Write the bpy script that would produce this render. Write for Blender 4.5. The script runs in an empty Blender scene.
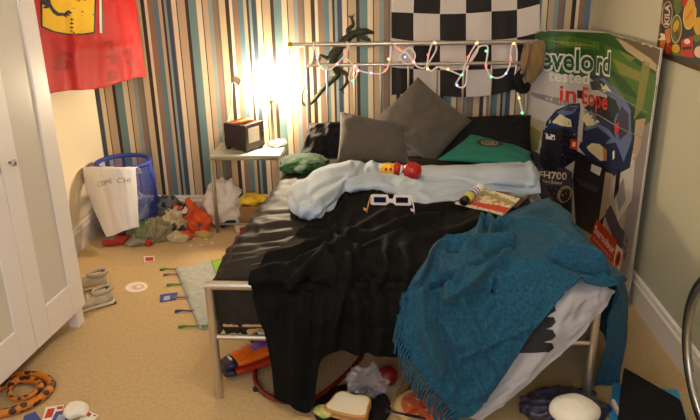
import bpy, bmesh, math, random
from mathutils import Vector as V, Matrix, noise
from mathutils.bvhtree import BVHTree
from mathutils.geometry import tessellate_polygon, interpolate_bezier
PI = math.pi
S = bpy.context.scene
C = S.collection
random.seed(7)

# ------------------------------------------------------------------ camera frame
CAM_H = 1.654
F = 697.0
def _n(v): return v / v.length
Yc = _n(V((30, 260, -F)))
Zc = -_n(V((35, -1870, -F)))
Zc = _n(Zc - Yc * Yc.dot(Zc))
Xc = Yc.cross(Zc)
CAM = V((0, 0, CAM_H))
def ray(px, py):
    d = V((px - 350, 210 - py, -F))
    return V((Xc.dot(d), Yc.dot(d), Zc.dot(d)))
def Zp(px, py, z=0.0):
    d = ray(px, py); return CAM + d * ((z - CAM_H) / d.z)
def Yp(px, py, y):
    d = ray(px, py); return CAM + d * (y / d.y)
def Xp(px, py, x):
    d = ray(px, py); return CAM + d * (x / d.x)
def pix(p):
    q = p - CAM
    c = Xc * q.x + Yc * q.y + Zc * q.z if False else V((Xc.x*q.x+Yc.x*q.y+Zc.x*q.z, Xc.y*q.x+Yc.y*q.y+Zc.y*q.z, Xc.z*q.x+Yc.z*q.y+Zc.z*q.z))
    return (350 - F * c.x / c.z, 210 + F * c.y / c.z)

# ------------------------------------------------------------------ materials
def lin(c):
    r = []
    for x in c[:3]:
        x = x / 255.0
        r.append(x / 12.92 if x <= 0.04045 else ((x + 0.055) / 1.055) ** 2.4)
    return (r[0], r[1], r[2], 1.0)
MATS = {}
def mat(name, col, rough=0.6, metal=0.0, var=0.0, vscale=8.0, bump=0.0, bscale=200.0, emit=0.0, sheen=0.0, trans=0.0, alpha=1.0, coat=0.0, spec=0.5, col2=None):
    if name in MATS: return MATS[name]
    m = bpy.data.materials.new(name); m.use_nodes = True
    nt = m.node_tree; b = nt.nodes['Principled BSDF']
    b.inputs['Base Color'].default_value = lin(col)
    b.inputs['Roughness'].default_value = rough
    b.inputs['Metallic'].default_value = metal
    b.inputs['Specular IOR Level'].default_value = spec
    if sheen: b.inputs['Sheen Weight'].default_value = sheen; b.inputs['Sheen Roughness'].default_value = 0.5
    if trans: b.inputs['Transmission Weight'].default_value = trans
    if alpha < 1: b.inputs['Alpha'].default_value = alpha
    if coat: b.inputs['Coat Weight'].default_value = coat
    if emit:
        b.inputs['Emission Color'].default_value = lin(col); b.inputs['Emission Strength'].default_value = emit
    tc = None
    if var or bump:
        tc = nt.nodes.new('ShaderNodeTexCoord')
    if var:
        n = nt.nodes.new('ShaderNodeTexNoise'); n.inputs['Scale'].default_value = vscale; n.inputs['Detail'].default_value = 5
        r = nt.nodes.new('ShaderNodeValToRGB')
        a = lin(col); c2 = lin(col2) if col2 else tuple(x * (1 - var) for x in a[:3]) + (1,)
        r.color_ramp.elements[0].position = 0.35; r.color_ramp.elements[1].position = 0.65
        r.color_ramp.elements[0].color = c2; r.color_ramp.elements[1].color = a
        nt.links.new(tc.outputs['Object'], n.inputs['Vector'])
        nt.links.new(n.outputs['Fac'], r.inputs['Fac']); nt.links.new(r.outputs['Color'], b.inputs['Base Color'])
    if bump:
        n2 = nt.nodes.new('ShaderNodeTexNoise'); n2.inputs['Scale'].default_value = bscale; n2.inputs['Detail'].default_value = 3
        bp = nt.nodes.new('ShaderNodeBump'); bp.inputs['Strength'].default_value = bump; bp.inputs['Distance'].default_value = 0.004
        nt.links.new(tc.outputs['Object'], n2.inputs['Vector'])
        nt.links.new(n2.outputs['Fac'], bp.inputs['Height']); nt.links.new(bp.outputs['Normal'], b.inputs['Normal'])
    MATS[name] = m
    return m
def patchy(name, cols, scale=6.0, rough=0.85, bump=0.3, stretch=(1, 1, 1)):
    """cloth printed in several colours: constant ramp over a voronoi/noise field"""
    m = mat(name, cols[0], rough, bump=bump, bscale=250)
    nt = m.node_tree; b = nt.nodes['Principled BSDF']
    tc = nt.nodes.new('ShaderNodeTexCoord'); mp = nt.nodes.new('ShaderNodeMapping'); mp.inputs['Scale'].default_value = stretch
    n = nt.nodes.new('ShaderNodeTexNoise'); n.inputs['Scale'].default_value = scale; n.inputs['Detail'].default_value = 1.5
    r = nt.nodes.new('ShaderNodeValToRGB'); r.color_ramp.interpolation = 'CONSTANT'
    k = len(cols)
    e = r.color_ramp.elements
    e[0].position = 0; e[0].color = lin(cols[0]); e[1].position = 0.32; e[1].color = lin(cols[1])
    for i in range(2, k):
        q = e.new(0.32 + 0.36 * (i - 1) / (k - 1)); q.color = lin(cols[i])
    nt.links.new(tc.outputs['Object'], mp.inputs['Vector']); nt.links.new(mp.outputs['Vector'], n.inputs['Vector'])
    nt.links.new(n.outputs['Fac'], r.inputs['Fac']); nt.links.new(r.outputs['Color'], b.inputs['Base Color'])
    return m

# ------------------------------------------------------------------ objects
LOC = {}
def thing(name, label, cat, loc=(0, 0, 0), group=None):
    o = bpy.data.objects.new(name, None); C.objects.link(o)
    o.empty_display_size = 0.05
    o.location = loc; LOC[o] = V(loc)
    o['label'] = label; o['category'] = cat
    if group: o['group'] = group
    return o
def tag(o, label, cat, group=None, kind=None):
    o['label'] = label; o['category'] = cat
    if group: o['group'] = group
    if kind: o['kind'] = kind
    return o
def obj(name, bm, m, parent=None, smooth=True, base=None, label=None):
    """bm holds world coordinates. A top-level mesh gets its origin at base."""
    if parent is not None: off = LOC[parent]
    elif base is not None: off = V(base)
    else: off = V((0, 0, 0))
    if off.length: bmesh.ops.translate(bm, verts=bm.verts, vec=-off)
    me = bpy.data.meshes.new(name); bm.to_mesh(me); bm.free()
    if isinstance(m, (list, tuple)):
        for x in m: me.materials.append(x)
    elif m: me.materials.append(m)
    if smooth:
        for p in me.polygons: p.use_smooth = True
    o = bpy.data.objects.new(name, me); C.objects.link(o)
    if parent is not None: o.parent = parent; LOC[o] = off
    else: o.location = off; LOC[o] = off
    if label: o['label'] = label
    return o
def struct(name, bm, m, smooth=False):
    o = obj(name, bm, m, smooth=smooth); o['kind'] = 'structure'; return o
def smooth_by_angle(o, deg=35):
    me = o.data
    me.polygons.foreach_set('use_smooth', [True] * len(me.polygons))
    bm = bmesh.new(); bm.from_mesh(me)
    for e in bm.edges:
        if len(e.link_faces) == 2 and e.calc_face_angle(0) > math.radians(deg): e.smooth = False
    bm.to_mesh(me); bm.free()
    return o

def B(): return bmesh.new()
def add_box(bm, c, s, bev=0.0, rot=None, seg=2):
    t = bmesh.new()
    bmesh.ops.create_cube(t, size=1)
    bmesh.ops.scale(t, vec=V(s), verts=t.verts)
    if bev: bmesh.ops.bevel(t, geom=t.edges[:], offset=bev, segments=seg, affect='EDGES', profile=0.5)
    M = Matrix.Translation(V(c))
    if rot is not None: M = M @ rot.to_4x4()
    bmesh.ops.transform(t, matrix=M, verts=t.verts)
    merge(bm, t); return bm
def merge(bm, t, mi=None):
    mp = {}
    for v in t.verts: mp[v] = bm.verts.new(v.co)
    for f in t.faces:
        try:
            g = bm.faces.new([mp[v] for v in f.verts]); g.material_index = f.material_index if mi is None else mi; g.smooth = f.smooth
        except ValueError: pass
    t.free()
def frame_for(d):
    d = d.normalized(); a = V((0, 0, 1)) if abs(d.z) < 0.9 else V((1, 0, 0))
    x = d.cross(a).normalized(); return x, d.cross(x).normalized()
def add_tube(bm, pts, r, seg=10, cap=True, flat=None):
    """r: radius or list of radii along pts; parallel transport frames"""
    pts = [V(p) for p in pts]; n = len(pts)
    rs = r if isinstance(r, (list, tuple)) else [r] * n
    rings = []; x = None
    for i, p in enumerate(pts):
        d = (pts[min(i + 1, n - 1)] - pts[max(i - 1, 0)])
        if d.length < 1e-9: d = V((0, 0, 1))
        d.normalize()
        if x is None: x, y = frame_for(d)
        else:
            x = (x - d * x.dot(d))
            x = x.normalized() if x.length > 1e-6 else frame_for(d)[0]
            y = d.cross(x)
        ring = []
        for k in range(seg):
            a = 2 * PI * k / seg
            ring.append(bm.verts.new(p + (x * math.cos(a) + y * math.sin(a) * (flat or 1.0)) * rs[i]))
        rings.append(ring)
    for i in range(n - 1):
        for k in range(seg):
            bm.faces.new((rings[i][k], rings[i][(k + 1) % seg], rings[i + 1][(k + 1) % seg], rings[i + 1][k]))
    if cap:
        bm.faces.new(rings[0][::-1]); bm.faces.new(rings[-1])
    return bm
def spline(pts, n=8, closed=False):
    pts = [V(p) for p in pts]; out = []; m = len(pts)
    rng = range(m if closed else m - 1)
    for i in rng:
        if closed: p0, p1, p2, p3 = pts[(i - 1) % m], pts[i], pts[(i + 1) % m], pts[(i + 2) % m]
        else: p0, p1, p2, p3 = pts[max(i - 1, 0)], pts[i], pts[i + 1], pts[min(i + 2, m - 1)]
        for k in range(n):
            out.append(cr(p0, p1, p2, p3, k / n))
    if not closed: out.append(pts[-1])
    return out
def cr(p0, p1, p2, p3, t):
    t2 = t * t; t3 = t2 * t
    return 0.5 * ((2 * p1) + (p2 - p0) * t + (2 * p0 - 5 * p1 + 4 * p2 - p3) * t2 + (3 * p1 - p0 - 3 * p2 + p3) * t3)
def add_lathe(bm, prof, c, seg=24, axis=None, sx=1, sy=1):
    c = V(c); rings = []
    R = axis.to_3x3() if axis is not None else Matrix.Identity(3)
    for (r, z) in prof:
        if r < 1e-6: rings.append([bm.verts.new(c + R @ V((0, 0, z)))])
        else: rings.append([bm.verts.new(c + R @ V((r * sx * math.cos(2 * PI * k / seg), r * sy * math.sin(2 * PI * k / seg), z))) for k in range(seg)])
    for a, b in zip(rings, rings[1:]):
        for k in range(seg):
            k2 = (k + 1) % seg
            if len(a) == 1 and len(b) == 1: continue
            if len(a) == 1: bm.faces.new((a[0], b[k], b[k2]))
            elif len(b) == 1: bm.faces.new((a[k], b[0], a[k2]))
            else: bm.faces.new((a[k], b[k], b[k2], a[k2]))
    bmesh.ops.recalc_face_normals(bm, faces=bm.faces)
    return bm
def add_prism(bm, poly, h, bev=0.0):
    """poly: world 3D points (flat), extruded by vector h"""
    t = bmesh.new(); h = V(h)
    f = t.faces.new([t.verts.new(V(p)) for p in poly])
    r = bmesh.ops.extrude_face_region(t, geom=[f])
    bmesh.ops.translate(t, verts=[v for v in r['geom'] if isinstance(v, bmesh.types.BMVert)], vec=h)
    bmesh.ops.recalc_face_normals(t, faces=t.faces)
    if bev: bmesh.ops.bevel(t, geom=t.edges[:], offset=bev, segments=2, affect='EDGES')
    merge(bm, t); return bm
def add_blob(bm, c, r, seed=0, amp=0.25, freq=6.0, sub=4, rot=None, ridged=True, floor=None):
    """lumpy crumpled body"""
    t = bmesh.new(); bmesh.ops.create_icosphere(t, subdivisions=sub, radius=1)
    for v in t.verts:
        p = V((v.co.x * r[0], v.co.y * r[1], v.co.z * r[2]))
        q = p * freq + V((seed * 3.1, seed * 1.7, seed * 5.3))
        k = noise.ridged_multi_fractal(q, 0.9, 2.1, 3, 1.0, 2.0) * 0.5 - 0.6 if ridged else noise.fractal(q, 1, 2, 3)
        s = 1 + amp * k
        p = p * s
        if rot is not None: p = rot @ p
        p = p + V(c)
        if floor is not None and p.z < floor: p.z = floor + 0.002 * noise.noise(p * 30)
        v.co = p
    merge(bm, t); return bm

# ------------------------------------------------------------------ cloth nets
def net_points(rows, n, m):
    rows = [[V(p) for p in r] for r in rows]
    R, Q = len(rows), len(rows[0])
    out = []
    def row_at(i, v):
        r = rows[i]; x = v * (Q - 1); k = min(int(x), Q - 2); t = x - k
        return cr(r[max(k - 1, 0)], r[k], r[k + 1], r[min(k + 2, Q - 1)], t)
    for a in range(n + 1):
        x = a / n * (R - 1); i = min(int(x), R - 2); t = x - i
        line = []
        for b in range(m + 1):
            v = b / m
            line.append(cr(row_at(max(i - 1, 0), v), row_at(i, v), row_at(i + 1, v), row_at(min(i + 2, R - 1), v), t))
        out.append(line)
    return out
def seg_dist(p, a, b):
    ax, ay = a; bx, by = b; px, py = p
    dx, dy = bx - ax, by - ay; L = dx * dx + dy * dy
    t = 0 if L == 0 else max(0, min(1, ((px - ax) * dx + (py - ay) * dy) / L))
    qx, qy = ax + t * dx - px, ay + t * dy - py
    return math.hypot(qx, qy)
def net_normals(P):
    n, m = len(P), len(P[0]); N = []
    for i in range(n):
        r = []
        for j in range(m):
            a = P[min(i + 1, n - 1)][j] - P[max(i - 1, 0)][j]; b = P[i][min(j + 1, m - 1)] - P[i][max(j - 1, 0)]
            c = a.cross(b); r.append(c.normalized() if c.length > 1e-12 else V((0, 0, 1)))
        N.append(r)
    s = sum(N[i][j].dot(CAM - P[i][j]) for i in range(n) for j in range(m))
    if s < 0: N = [[-x for x in r] for r in N]
    return N, s < 0
def cloth(name, rows, n, m, mt, creases=(), wr=(), lower=(), gap=0.006, thick=0.003, parent=None, base=None, hgap=0.006, keep=None, liftz=0.12, push=()):
    """rows: control points. creases: (polyline in reference-frame coordinates, amp m, width). wr: (amp, fu, fv, seed, kind)"""
    P = net_points(rows, n, m)
    N, flip = net_normals(P)
    Q = []
    for i in range(n + 1):
        r = []
        for j in range(m + 1):
            p = P[i][j]; u, v = i / n, j / m; d = 0.0
            if creases:
                q = pix(p)
                for (pl, amp, w) in creases:
                    dd = min(seg_dist(q, pl[k], pl[k + 1]) for k in range(len(pl) - 1))
                    if dd < 3 * w: d += amp * math.exp(-(dd / w) ** 2)
            for (amp, fu, fv, sd, kind) in wr:
                w1 = noise.noise(V((u * fu * 0.5 + 3, v * fv * 0.5, sd + 9))) * 0.6
                x = V((u * fu + w1, v * fv + w1, sd))
                if kind == 'r': d += amp * (1 - 2.2 * abs(noise.noise(x)))
                else: d += amp * noise.fractal(x, 1.0, 2.0, 3)
            r.append(p + N[i][j] * d)
        Q.append(r)
    bvs = [b for b in lower if b]
    def lift():
        for i in range(n + 1):
            for j in range(m + 1):
                p = Q[i][j]
                for bv in bvs:
                    h = bv.ray_cast(V((p.x, p.y, 2.0)), V((0, 0, -1)))
                    if h[0] and p.z < h[0].z + gap and p.z > h[0].z - liftz and abs(h[1].z) > 0.35: p.z = h[0].z + gap
                    h = bv.ray_cast(V((p.x, 0.0, p.z)), V((0, 1, 0)))
                    if h[0] and p.y > h[0].y - hgap and p.y < h[0].y + 0.10 and abs(h[1].y) > 0.5: p.y = h[0].y - hgap
    if bvs:
        lift()
        Z = [[Q[i][j].copy() for j in range(m + 1)] for i in range(n + 1)]
        for i in range(1, n):
            for j in range(1, m):
                a = (Z[i-1][j] + Z[i+1][j] + Z[i][j-1] + Z[i][j+1]) / 4
                Q[i][j] = Z[i][j].lerp(a, 0.35)
        lift()
    for bv in push:
        for r in Q:
            for p in r:
                l, nn, _, d = bv.find_nearest(p, 0.04)
                if l is not None and (d < .02 or abs((p - l).dot(nn)) > .6 * d) and (p - l).dot(nn) < 0.010: p.xyz = l + nn * 0.011
    if keep: keep(Q)
    bm = bmesh.new(); G = [[bm.verts.new(p) for p in r] for r in Q]
    uvl = bm.loops.layers.uv.new('UVMap')
    for i in range(n):
        for j in range(m):
            vs = (G[i][j], G[i+1][j], G[i+1][j+1], G[i][j+1]); uv = ((i, j), (i+1, j), (i+1, j+1), (i, j+1))
            if flip: vs = vs[::-1]; uv = uv[::-1]
            f = bm.faces.new(vs)
            for l, w in zip(f.loops, uv): l[uvl].uv = (w[0] / n, w[1] / m)
    bm.normal_update()
    bv = BVHTree.FromBMesh(bm)
    o = obj(name, bm, mt, parent, base=base)
    if thick:
        s = o.modifiers.new('thickness', 'SOLIDIFY'); s.thickness = thick; s.offset = -1
    return o, bv, Q

# ------------------------------------------------------------------ prints that lie on a surface
def tess(poly):
    tri = tessellate_polygon([[V((x, y, 0)) for x, y in poly]])
    return [(x, y) for x, y in poly], [tuple(t) for t in tri]
def split_tris(vs, fs, mx):
    tris = [tuple(vs[k] for k in f) for f in fs]; out = []
    while tris:
        a, b, c = tris.pop()
        L = [math.hypot(a[0]-b[0], a[1]-b[1]), math.hypot(b[0]-c[0], b[1]-c[1]), math.hypot(c[0]-a[0], c[1]-a[1])]
        k = L.index(max(L))
        if L[k] <= mx or len(out) + len(tris) > 6000: out.append((a, b, c)); continue
        if k == 1: a, b, c = b, c, a
        elif k == 2: a, b, c = c, a, b
        mid = ((a[0] + b[0]) / 2, (a[1] + b[1]) / 2)
        tris += [(a, mid, c), (mid, b, c)]
    return out
def text_tris(s, p0, p1, up, offset=0.012, fit=True, shear=0.0):
    """text set from p0 to p1 (baseline), letters rising by the vector up"""
    cu = bpy.data.curves.new('t', 'FONT'); cu.body = s; cu.offset = offset; cu.resolution_u = 3; cu.shear = shear; cu.space_character = 1.03
    o = bpy.data.objects.new('t', cu); C.objects.link(o)
    dg = bpy.context.evaluated_depsgraph_get(); e = o.evaluated_get(dg); me = e.to_mesh()
    vs = [(v.co.x, v.co.y) for v in me.vertices]; me.calc_loop_triangles()
    fs = [tuple(t.vertices) for t in me.loop_triangles]
    e.to_mesh_clear(); bpy.data.objects.remove(o); bpy.data.curves.remove(cu)
    x0 = min(v[0] for v in vs); x1 = max(v[0] for v in vs)
    y1 = 0.72
    out = []
    for x, y in vs:
        a = (x - x0) / (x1 - x0); b = y / y1
        out.append((p0[0] + (p1[0] - p0[0]) * a + up[0] * b, p0[1] + (p1[1] - p0[1]) * a + up[1] * b))
    return out, fs
def prints(name, layers, bv, mats, parent, off0=0.0008, step=0.0005, mx=6.0, label=None):
    """layers: (verts, faces, material index, level)"""
    bm = B(); cache = {}
    for vs, fs, mi, lev in layers:
        mp = {}
        def vert(q):
            k = (round(q[0], 3), round(q[1], 3))
            if k in mp: return mp[k]
            d = ray(*q).normalized(); h = bv.ray_cast(CAM, d)
            if h[0] is None: mp[k] = None; return None
            nn = h[1] if h[1].dot(d) < 0 else -h[1]
            mp[k] = bm.verts.new(h[0] + nn * (off0 + step * lev)); return mp[k]
        for t in split_tris(vs, fs, mx):
            w = [vert(q) for q in t]
            if None in w or len(set(w)) < 3: continue
            try: f = bm.faces.new(w)
            except ValueError: continue
            f.material_index = mi
            f.normal_update()
            if f.normal.dot(CAM - f.verts[0].co) < 0: f.normal_flip()
    return obj(name, bm, mats, parent, smooth=False, label=label)
def ell(cx, cy, rx, ry, rot=0, n=20):
    c, s = math.cos(rot), math.sin(rot)
    return [(cx + rx * math.cos(2*PI*k/n) * c - ry * math.sin(2*PI*k/n) * s, cy + rx * math.cos(2*PI*k/n) * s + ry * math.sin(2*PI*k/n) * c) for k in range(n)]

# ================================================================== THE ROOM
XL, XR, YB, YF, HC = -1.805, 1.25, 4.32, -0.95, 2.42
def carpet_mat():
    m = mat('carpet', (206, 174, 122), 0.95, bump=0.5, bscale=420, var=0.14, vscale=60, sheen=0.2, spec=0.1)
    return m
bm = B(); add_box(bm, ((XL+XR)/2, (YB+YF)/2, -0.05), (XR-XL+0.2, YB-YF+0.2, 0.1)); struct('floor', bm, carpet_mat())
bm = B(); add_box(bm, ((XL+XR)/2, (YB+YF)/2, HC+0.05), (XR-XL+0.2, YB-YF+0.2, 0.1)); struct('ceiling', bm, mat('ceiling_paint', (240, 236, 226), 0.9))
bm = B(); add_box(bm, (XL-0.05, (YB+YF)/2, HC/2), (0.1, YB-YF+0.2, HC)); struct('wall_left', bm, mat('cream_paint', (236, 220, 190), 0.85, bump=0.05, bscale=300))
bm = B(); add_box(bm, (XR+0.05, (YB+YF)/2, HC/2), (0.1, YB-YF+0.2, HC)); struct('wall_right', bm, mat('sage_paint', (190, 184, 156), 0.8, bump=0.05, bscale=300))
def stripe_mat():
    m = bpy.data.materials.new('striped_wallpaper'); m.use_nodes = True
    nt = m.node_tree; b = nt.nodes['Principled BSDF']; b.inputs['Roughness'].default_value = 0.62
    tc = nt.nodes.new('ShaderNodeTexCoord'); sp = nt.nodes.new('ShaderNodeSeparateXYZ')
    nt.links.new(tc.outputs['Object'], sp.inputs['Vector'])
    a = nt.nodes.new('ShaderNodeMath'); a.operation = 'ADD'; a.inputs[1].default_value = 1.4461 + 0.5152 * 6
    d = nt.nodes.new('ShaderNodeMath'); d.operation = 'DIVIDE'; d.inputs[1].default_value = 0.5152
    fr = nt.nodes.new('ShaderNodeMath'); fr.operation = 'FRACT'
    r = nt.nodes.new('ShaderNodeValToRGB'); r.color_ramp.interpolation = 'CONSTANT'
    nt.links.new(sp.outputs['X'], a.inputs[0]); nt.links.new(a.outputs[0], d.inputs[0]); nt.links.new(d.outputs[0], fr.inputs[0]); nt.links.new(fr.outputs[0], r.inputs['Fac'])
    blk, crm, brn, teal, bei, gry, nav = (52, 40, 34), (226, 208, 178), (142, 114, 96), (92, 126, 138), (192, 166, 136), (138, 154, 154), (58, 74, 92)
    seq = [(-1.4461, blk), (-1.424, crm), (-1.4045, brn), (-1.3692, teal), (-1.3383, bei), (-1.3190, blk), (-1.3060, gry), (-1.2899, nav),
           (-1.2634, brn), (-1.2581, crm), (-1.2320, blk), (-1.2250, bei), (-1.1770, blk), (-1.1574, (110, 138, 140)), (-1.1095, crm), (-1.0775, blk),
           (-1.070, bei), (-1.0393, gry), (-1.013, brn), (-0.9867, (110, 108, 104)), (-0.9735, (208, 182, 144))]
    e = r.color_ramp.elements; e[0].position = 0; e[0].color = lin(seq[0][1]); e[1].position = (seq[1][0]+1.4461)/0.5122; e[1].color = lin(seq[1][1])
    for x, c in seq[2:]:
        q = e.new((x + 1.4461) / 0.5122); q.color = lin(c)
    nt.links.new(r.outputs['Color'], b.inputs['Base Color'])
    return m
bm = B(); add_box(bm, ((XL+XR)/2, YB+0.05, HC/2), (XR-XL+0.2, 0.1, HC)); struct('wall_back', bm, stripe_mat())
# near wall, behind the camera, with an assumed, unseen window opening added for cool daylight
bm = B(); wx0, wx1, wz0, wz1 = -1.2, 0.3, 0.9, 2.1
for x0, x1, z0, z1 in ((XL-0.1, wx0, 0, HC), (wx1, XR+0.1, 0, HC), (wx0, wx1, 0, wz0), (wx0, wx1, wz1, HC)):
    add_box(bm, ((x0+x1)/2, YF-0.05, (z0+z1)/2), (x1-x0, 0.1, z1-z0))
struct('wall_front', bm, MATS['cream_paint'])
white_gloss = mat('white_gloss_paint', (238, 228, 214), 0.35)
bm = B()
for x in (wx0+0.02, (wx0+wx1)/2, wx1-0.02): add_box(bm, (x, YF-0.05, (wz0+wz1)/2), (0.05, 0.06, wz1-wz0), 0.004)
for z in (wz0+0.02, wz1-0.02): add_box(bm, ((wx0+wx1)/2, YF-0.05, z), (wx1-wx0, 0.06, 0.05), 0.004)
struct('assumed_window_1', bm, white_gloss)  # frame of the assumed window, out of view
# skirting: tall flat face with a moulded top
def baseboard(name, p0, p1, inward):
    p0, p1, i = V(p0), V(p1), V(inward)
    prof = [(0, 0), (0.016, 0), (0.016, 0.108), (0.021, 0.112), (0.021, 0.118), (0.014, 0.126), (0.011, 0.138), (0.016, 0.142), (0.015, 0.148), (0.008, 0.152), (0, 0.153)]
    bm = B(); a = [bm.verts.new(p0 + i * d + V((0, 0, z))) for d, z in prof]; b = [bm.verts.new(p1 + i * d + V((0, 0, z))) for d, z in prof]
    n = len(prof)
    for k in range(n): bm.faces.new((a[k], a[(k+1) % n], b[(k+1) % n], b[k]))
    bm.faces.new(a[::-1]); bm.faces.new(b); bmesh.ops.recalc_face_normals(bm, faces=bm.faces)
    struct(name, bm, white_gloss)
baseboard('baseboard_back', (XL, YB, 0), (XR, YB, 0), (0, -1, 0))
baseboard('baseboard_left', (XL, YF, 0), (XL, YB, 0), (1, 0, 0))
baseboard('baseboard_right', (XR, YF, 0), (XR, YB, 0), (-1, 0, 0))
baseboard('baseboard_front', (XL, YF, 0), (XR, YF, 0), (0, 1, 0))

# ================================================================== WARDROBE
ang = math.radians(6.0)
WX = V((-math.sin(ang), -math.cos(ang), 0))      # along the front, away from the back wall
WN = V((math.cos(ang), -math.sin(ang), 0))       # out of the front
W0 = V((-1.403, 2.90, 0))                        # far front corner
def wp(a, b, z): return W0 + WX * a + WN * b + V((0, 0, z))
WR = Matrix((WX, WN, V((0, 0, 1)))).transposed()
wr_white = mat('wardrobe_white', (236, 228, 224), 0.38, bump=0.03, bscale=40)
wr = thing('wardrobe', 'tall white two-door wardrobe with frosted door panels standing against the cream wall', 'wardrobe', tuple(wp(0.42, -0.18, 0)))
def wbox(bm, a0, a1, b0, b1, z0, z1, bev=0.003): add_box(bm, wp((a0+a1)/2, (b0+b1)/2, (z0+z1)/2), (a1-a0, b1-b0, z1-z0), bev, WR)
HW, DW = 1.80, 0.28
bm = B()
wbox(bm, 0, 0.02, -DW, -0.02, 0.13, HW); wbox(bm, 0.80, 0.82, -DW, -0.02, 0.13, HW); wbox(bm, 0, 0.82, -DW, -0.02, HW-0.025, HW); wbox(bm, 0.02, 0.80, -DW, -0.02, 0.14, 0.165); wbox(bm, 0.02, 0.80, -DW, -DW+0.008, 0.15, HW-0.02)
obj('body', bm, wr_white, wr, smooth=False)
frost = mat('frosted_panel', (214, 206, 194), 0.28, bump=0.02, bscale=30)
for k, (a0, a1) in enumerate(((0.003, 0.408), (0.412, 0.817))):
    z0, z1 = 0.10, HW; w = 0.107
    bm = B()
    wbox(bm, a0, a0+w, -0.02, 0.0, z0, z1); wbox(bm, a1-w, a1, -0.02, 0.0, z0, z1); wbox(bm, a0+w, a1-w, -0.02, 0.0, z0, z0+0.15); wbox(bm, a0+w, a1-w, -0.02, 0.0, z1-w, z1)
    d = obj('door', bm, wr_white, wr, smooth=False)
    bm = B(); wbox(bm, a0+w-0.004, a1-w+0.004, -0.016, -0.008, z0+0.146, z1-w+0.004, 0)
    obj('panel', bm, frost, d, smooth=False, label='frosted greyish panel set in the door')
    bm = B(); ka = a1-0.05 if k == 0 else a0+0.05
    add_lathe(bm, [(0.0, 0), (0.006, 0), (0.006, 0.012), (0.014, 0.018), (0.014, 0.026), (0.0, 0.03)], wp(ka, 0, 0.906), 16, axis=Matrix((WX, V((0, 0, 1)), WN)).transposed())
    obj('knob', bm, mat('brushed_nickel', (190, 186, 190), 0.3, 1.0), d)
for a in (0.03, 0.79):
    for b in (-0.045, -DW+0.03):
        bm = B(); wbox(bm, a-0.028, a+0.028, b-0.025, b+0.025, 0.0, 0.145, 0.004); obj('leg', bm, wr_white, wr, smooth=False)

# ================================================================== BED
steel = mat('satin_steel_tube', (205, 195, 180), 0.32, 0.85)
brass = mat('brass_cap', (190, 140, 60), 0.35, 0.9)
FL, FR = V((-0.640, 2.312, 0)), V((0.785, 2.285, 0))
HL, HR = V((-0.50, 4.215, 0)), V((0.90, 4.215, 0))
bed = thing('double_bed', 'silver tubular steel double bed with a two-rail headboard and low foot rail', 'bed', (0.13, 3.25, 0))
def up(p, z): return V((p.x, p.y, z))
def tube_part(name, pts, r, parent=bed, m=None, seg=14):
    bm = B(); add_tube(bm, pts, r, seg); return smooth_by_angle(obj(name, bm, m or steel, parent))
# foot end: posts, top rail with mitred corners, lower rail
for p in (FL, FR):
    q = tube_part('foot_post', [up(p, 0.0), up(p, 0.503)], 0.0165)
fu = (FR - FL).normalized()
tube_part('foot_rail', [up(FL, 0.495) - fu*0.0165, up(FR, 0.495) + fu*0.0165], 0.0175)
tube_part('lower_foot_rail', [up(FL, 0.275), up(FR, 0.275)], 0.0115)
# head end
tube_part('head_rail', [V((-0.535, 4.215, 1.133)), V((0.915, 4.215, 1.133))], 0.0135)
for x in (-0.535, 0.915):
    bm = B(); bmesh.ops.create_icosphere(bm, subdivisions=3, radius=0.018, matrix=Matrix.Translation((x, 4.215, 1.133))); obj('rail_cap', bm, brass, bed, label='brass ball cap')
tube_part('second_head_rail', [V((-0.45, 4.215, 1.012)), V((0.89, 4.215, 1.012))], 0.0105)
for x in (-0.44, 0.88): tube_part('head_post', [V((x, 4.215, 0)), V((x, 4.215, 1.133))], 0.0145)
for px in (327, 354.5, 381, 408.5, 436.5, 463.5, 491.5):
    x = Yp(px, 75, 4.215).x; tube_part('spindle', [V((x, 4.215, 0.33)), V((x, 4.215, 1.008))], 0.0065, seg=10)
tube_part('bottom_head_rail', [V((-0.44, 4.215, 0.33)), V((0.88, 4.215, 0.33))], 0.011)
for a, b in ((FL, HL + V((0.06, 0, 0))), (FR, HR + V((-0.02, 0, 0)))):
    bm = B(); d = (b - a); add_box(bm, up((a+b)/2, 0.285), (0.022, d.length, 0.05), 0.004, Matrix.Rotation(math.atan2(-d.x, d.y), 3, 'Z')); obj('side_rail', bm, steel, bed, smooth=False)
for k in range(12):
    t = (k + 0.5) / 12; a = (FL + V((0.02, 0, 0))).lerp(HL + V((0.08, 0, 0)), t); b = (FR - V((0.02, 0, 0))).lerp(HR - V((0.04, 0, 0)), t)
    bm = B(); add_box(bm, up((a+b)/2, 0.302), ((b-a).length, 0.06, 0.012), 0.003); obj('slat', bm, mat('pine_slat', (196, 158, 110), 0.6), bed, smooth=False)
# mattress
def bed_pt(u, v):   # u 0 head..1 foot ; v 0 left..1 right
    a = HL.lerp(FL, u); b = HR.lerp(FR, u); return a.lerp(b, v)
bm = B()
M0 = [bed_pt(0.015, 0.03), bed_pt(0.015, 0.975), bed_pt(0.955, 0.975), bed_pt(0.955, 0.03)]
add_prism(bm, [up(p, 0.312) for p in M0], (0, 0, 0.19), 0)
bmesh.ops.bevel(bm, geom=bm.edges[:], offset=0.045, segments=4, affect='EDGES')
mattress_bv = BVHTree.FromBMesh(bm)
o = obj('mattress', bm, mat('pale_sheet', (176, 182, 184), 0.85, bump=0.2, bscale=90), base=(0.13, 3.25, 0.312)); smooth_by_angle(o, 50)
tag(o, 'thick mattress in a pale grey fitted sheet on the steel bed', 'mattress')

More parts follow.
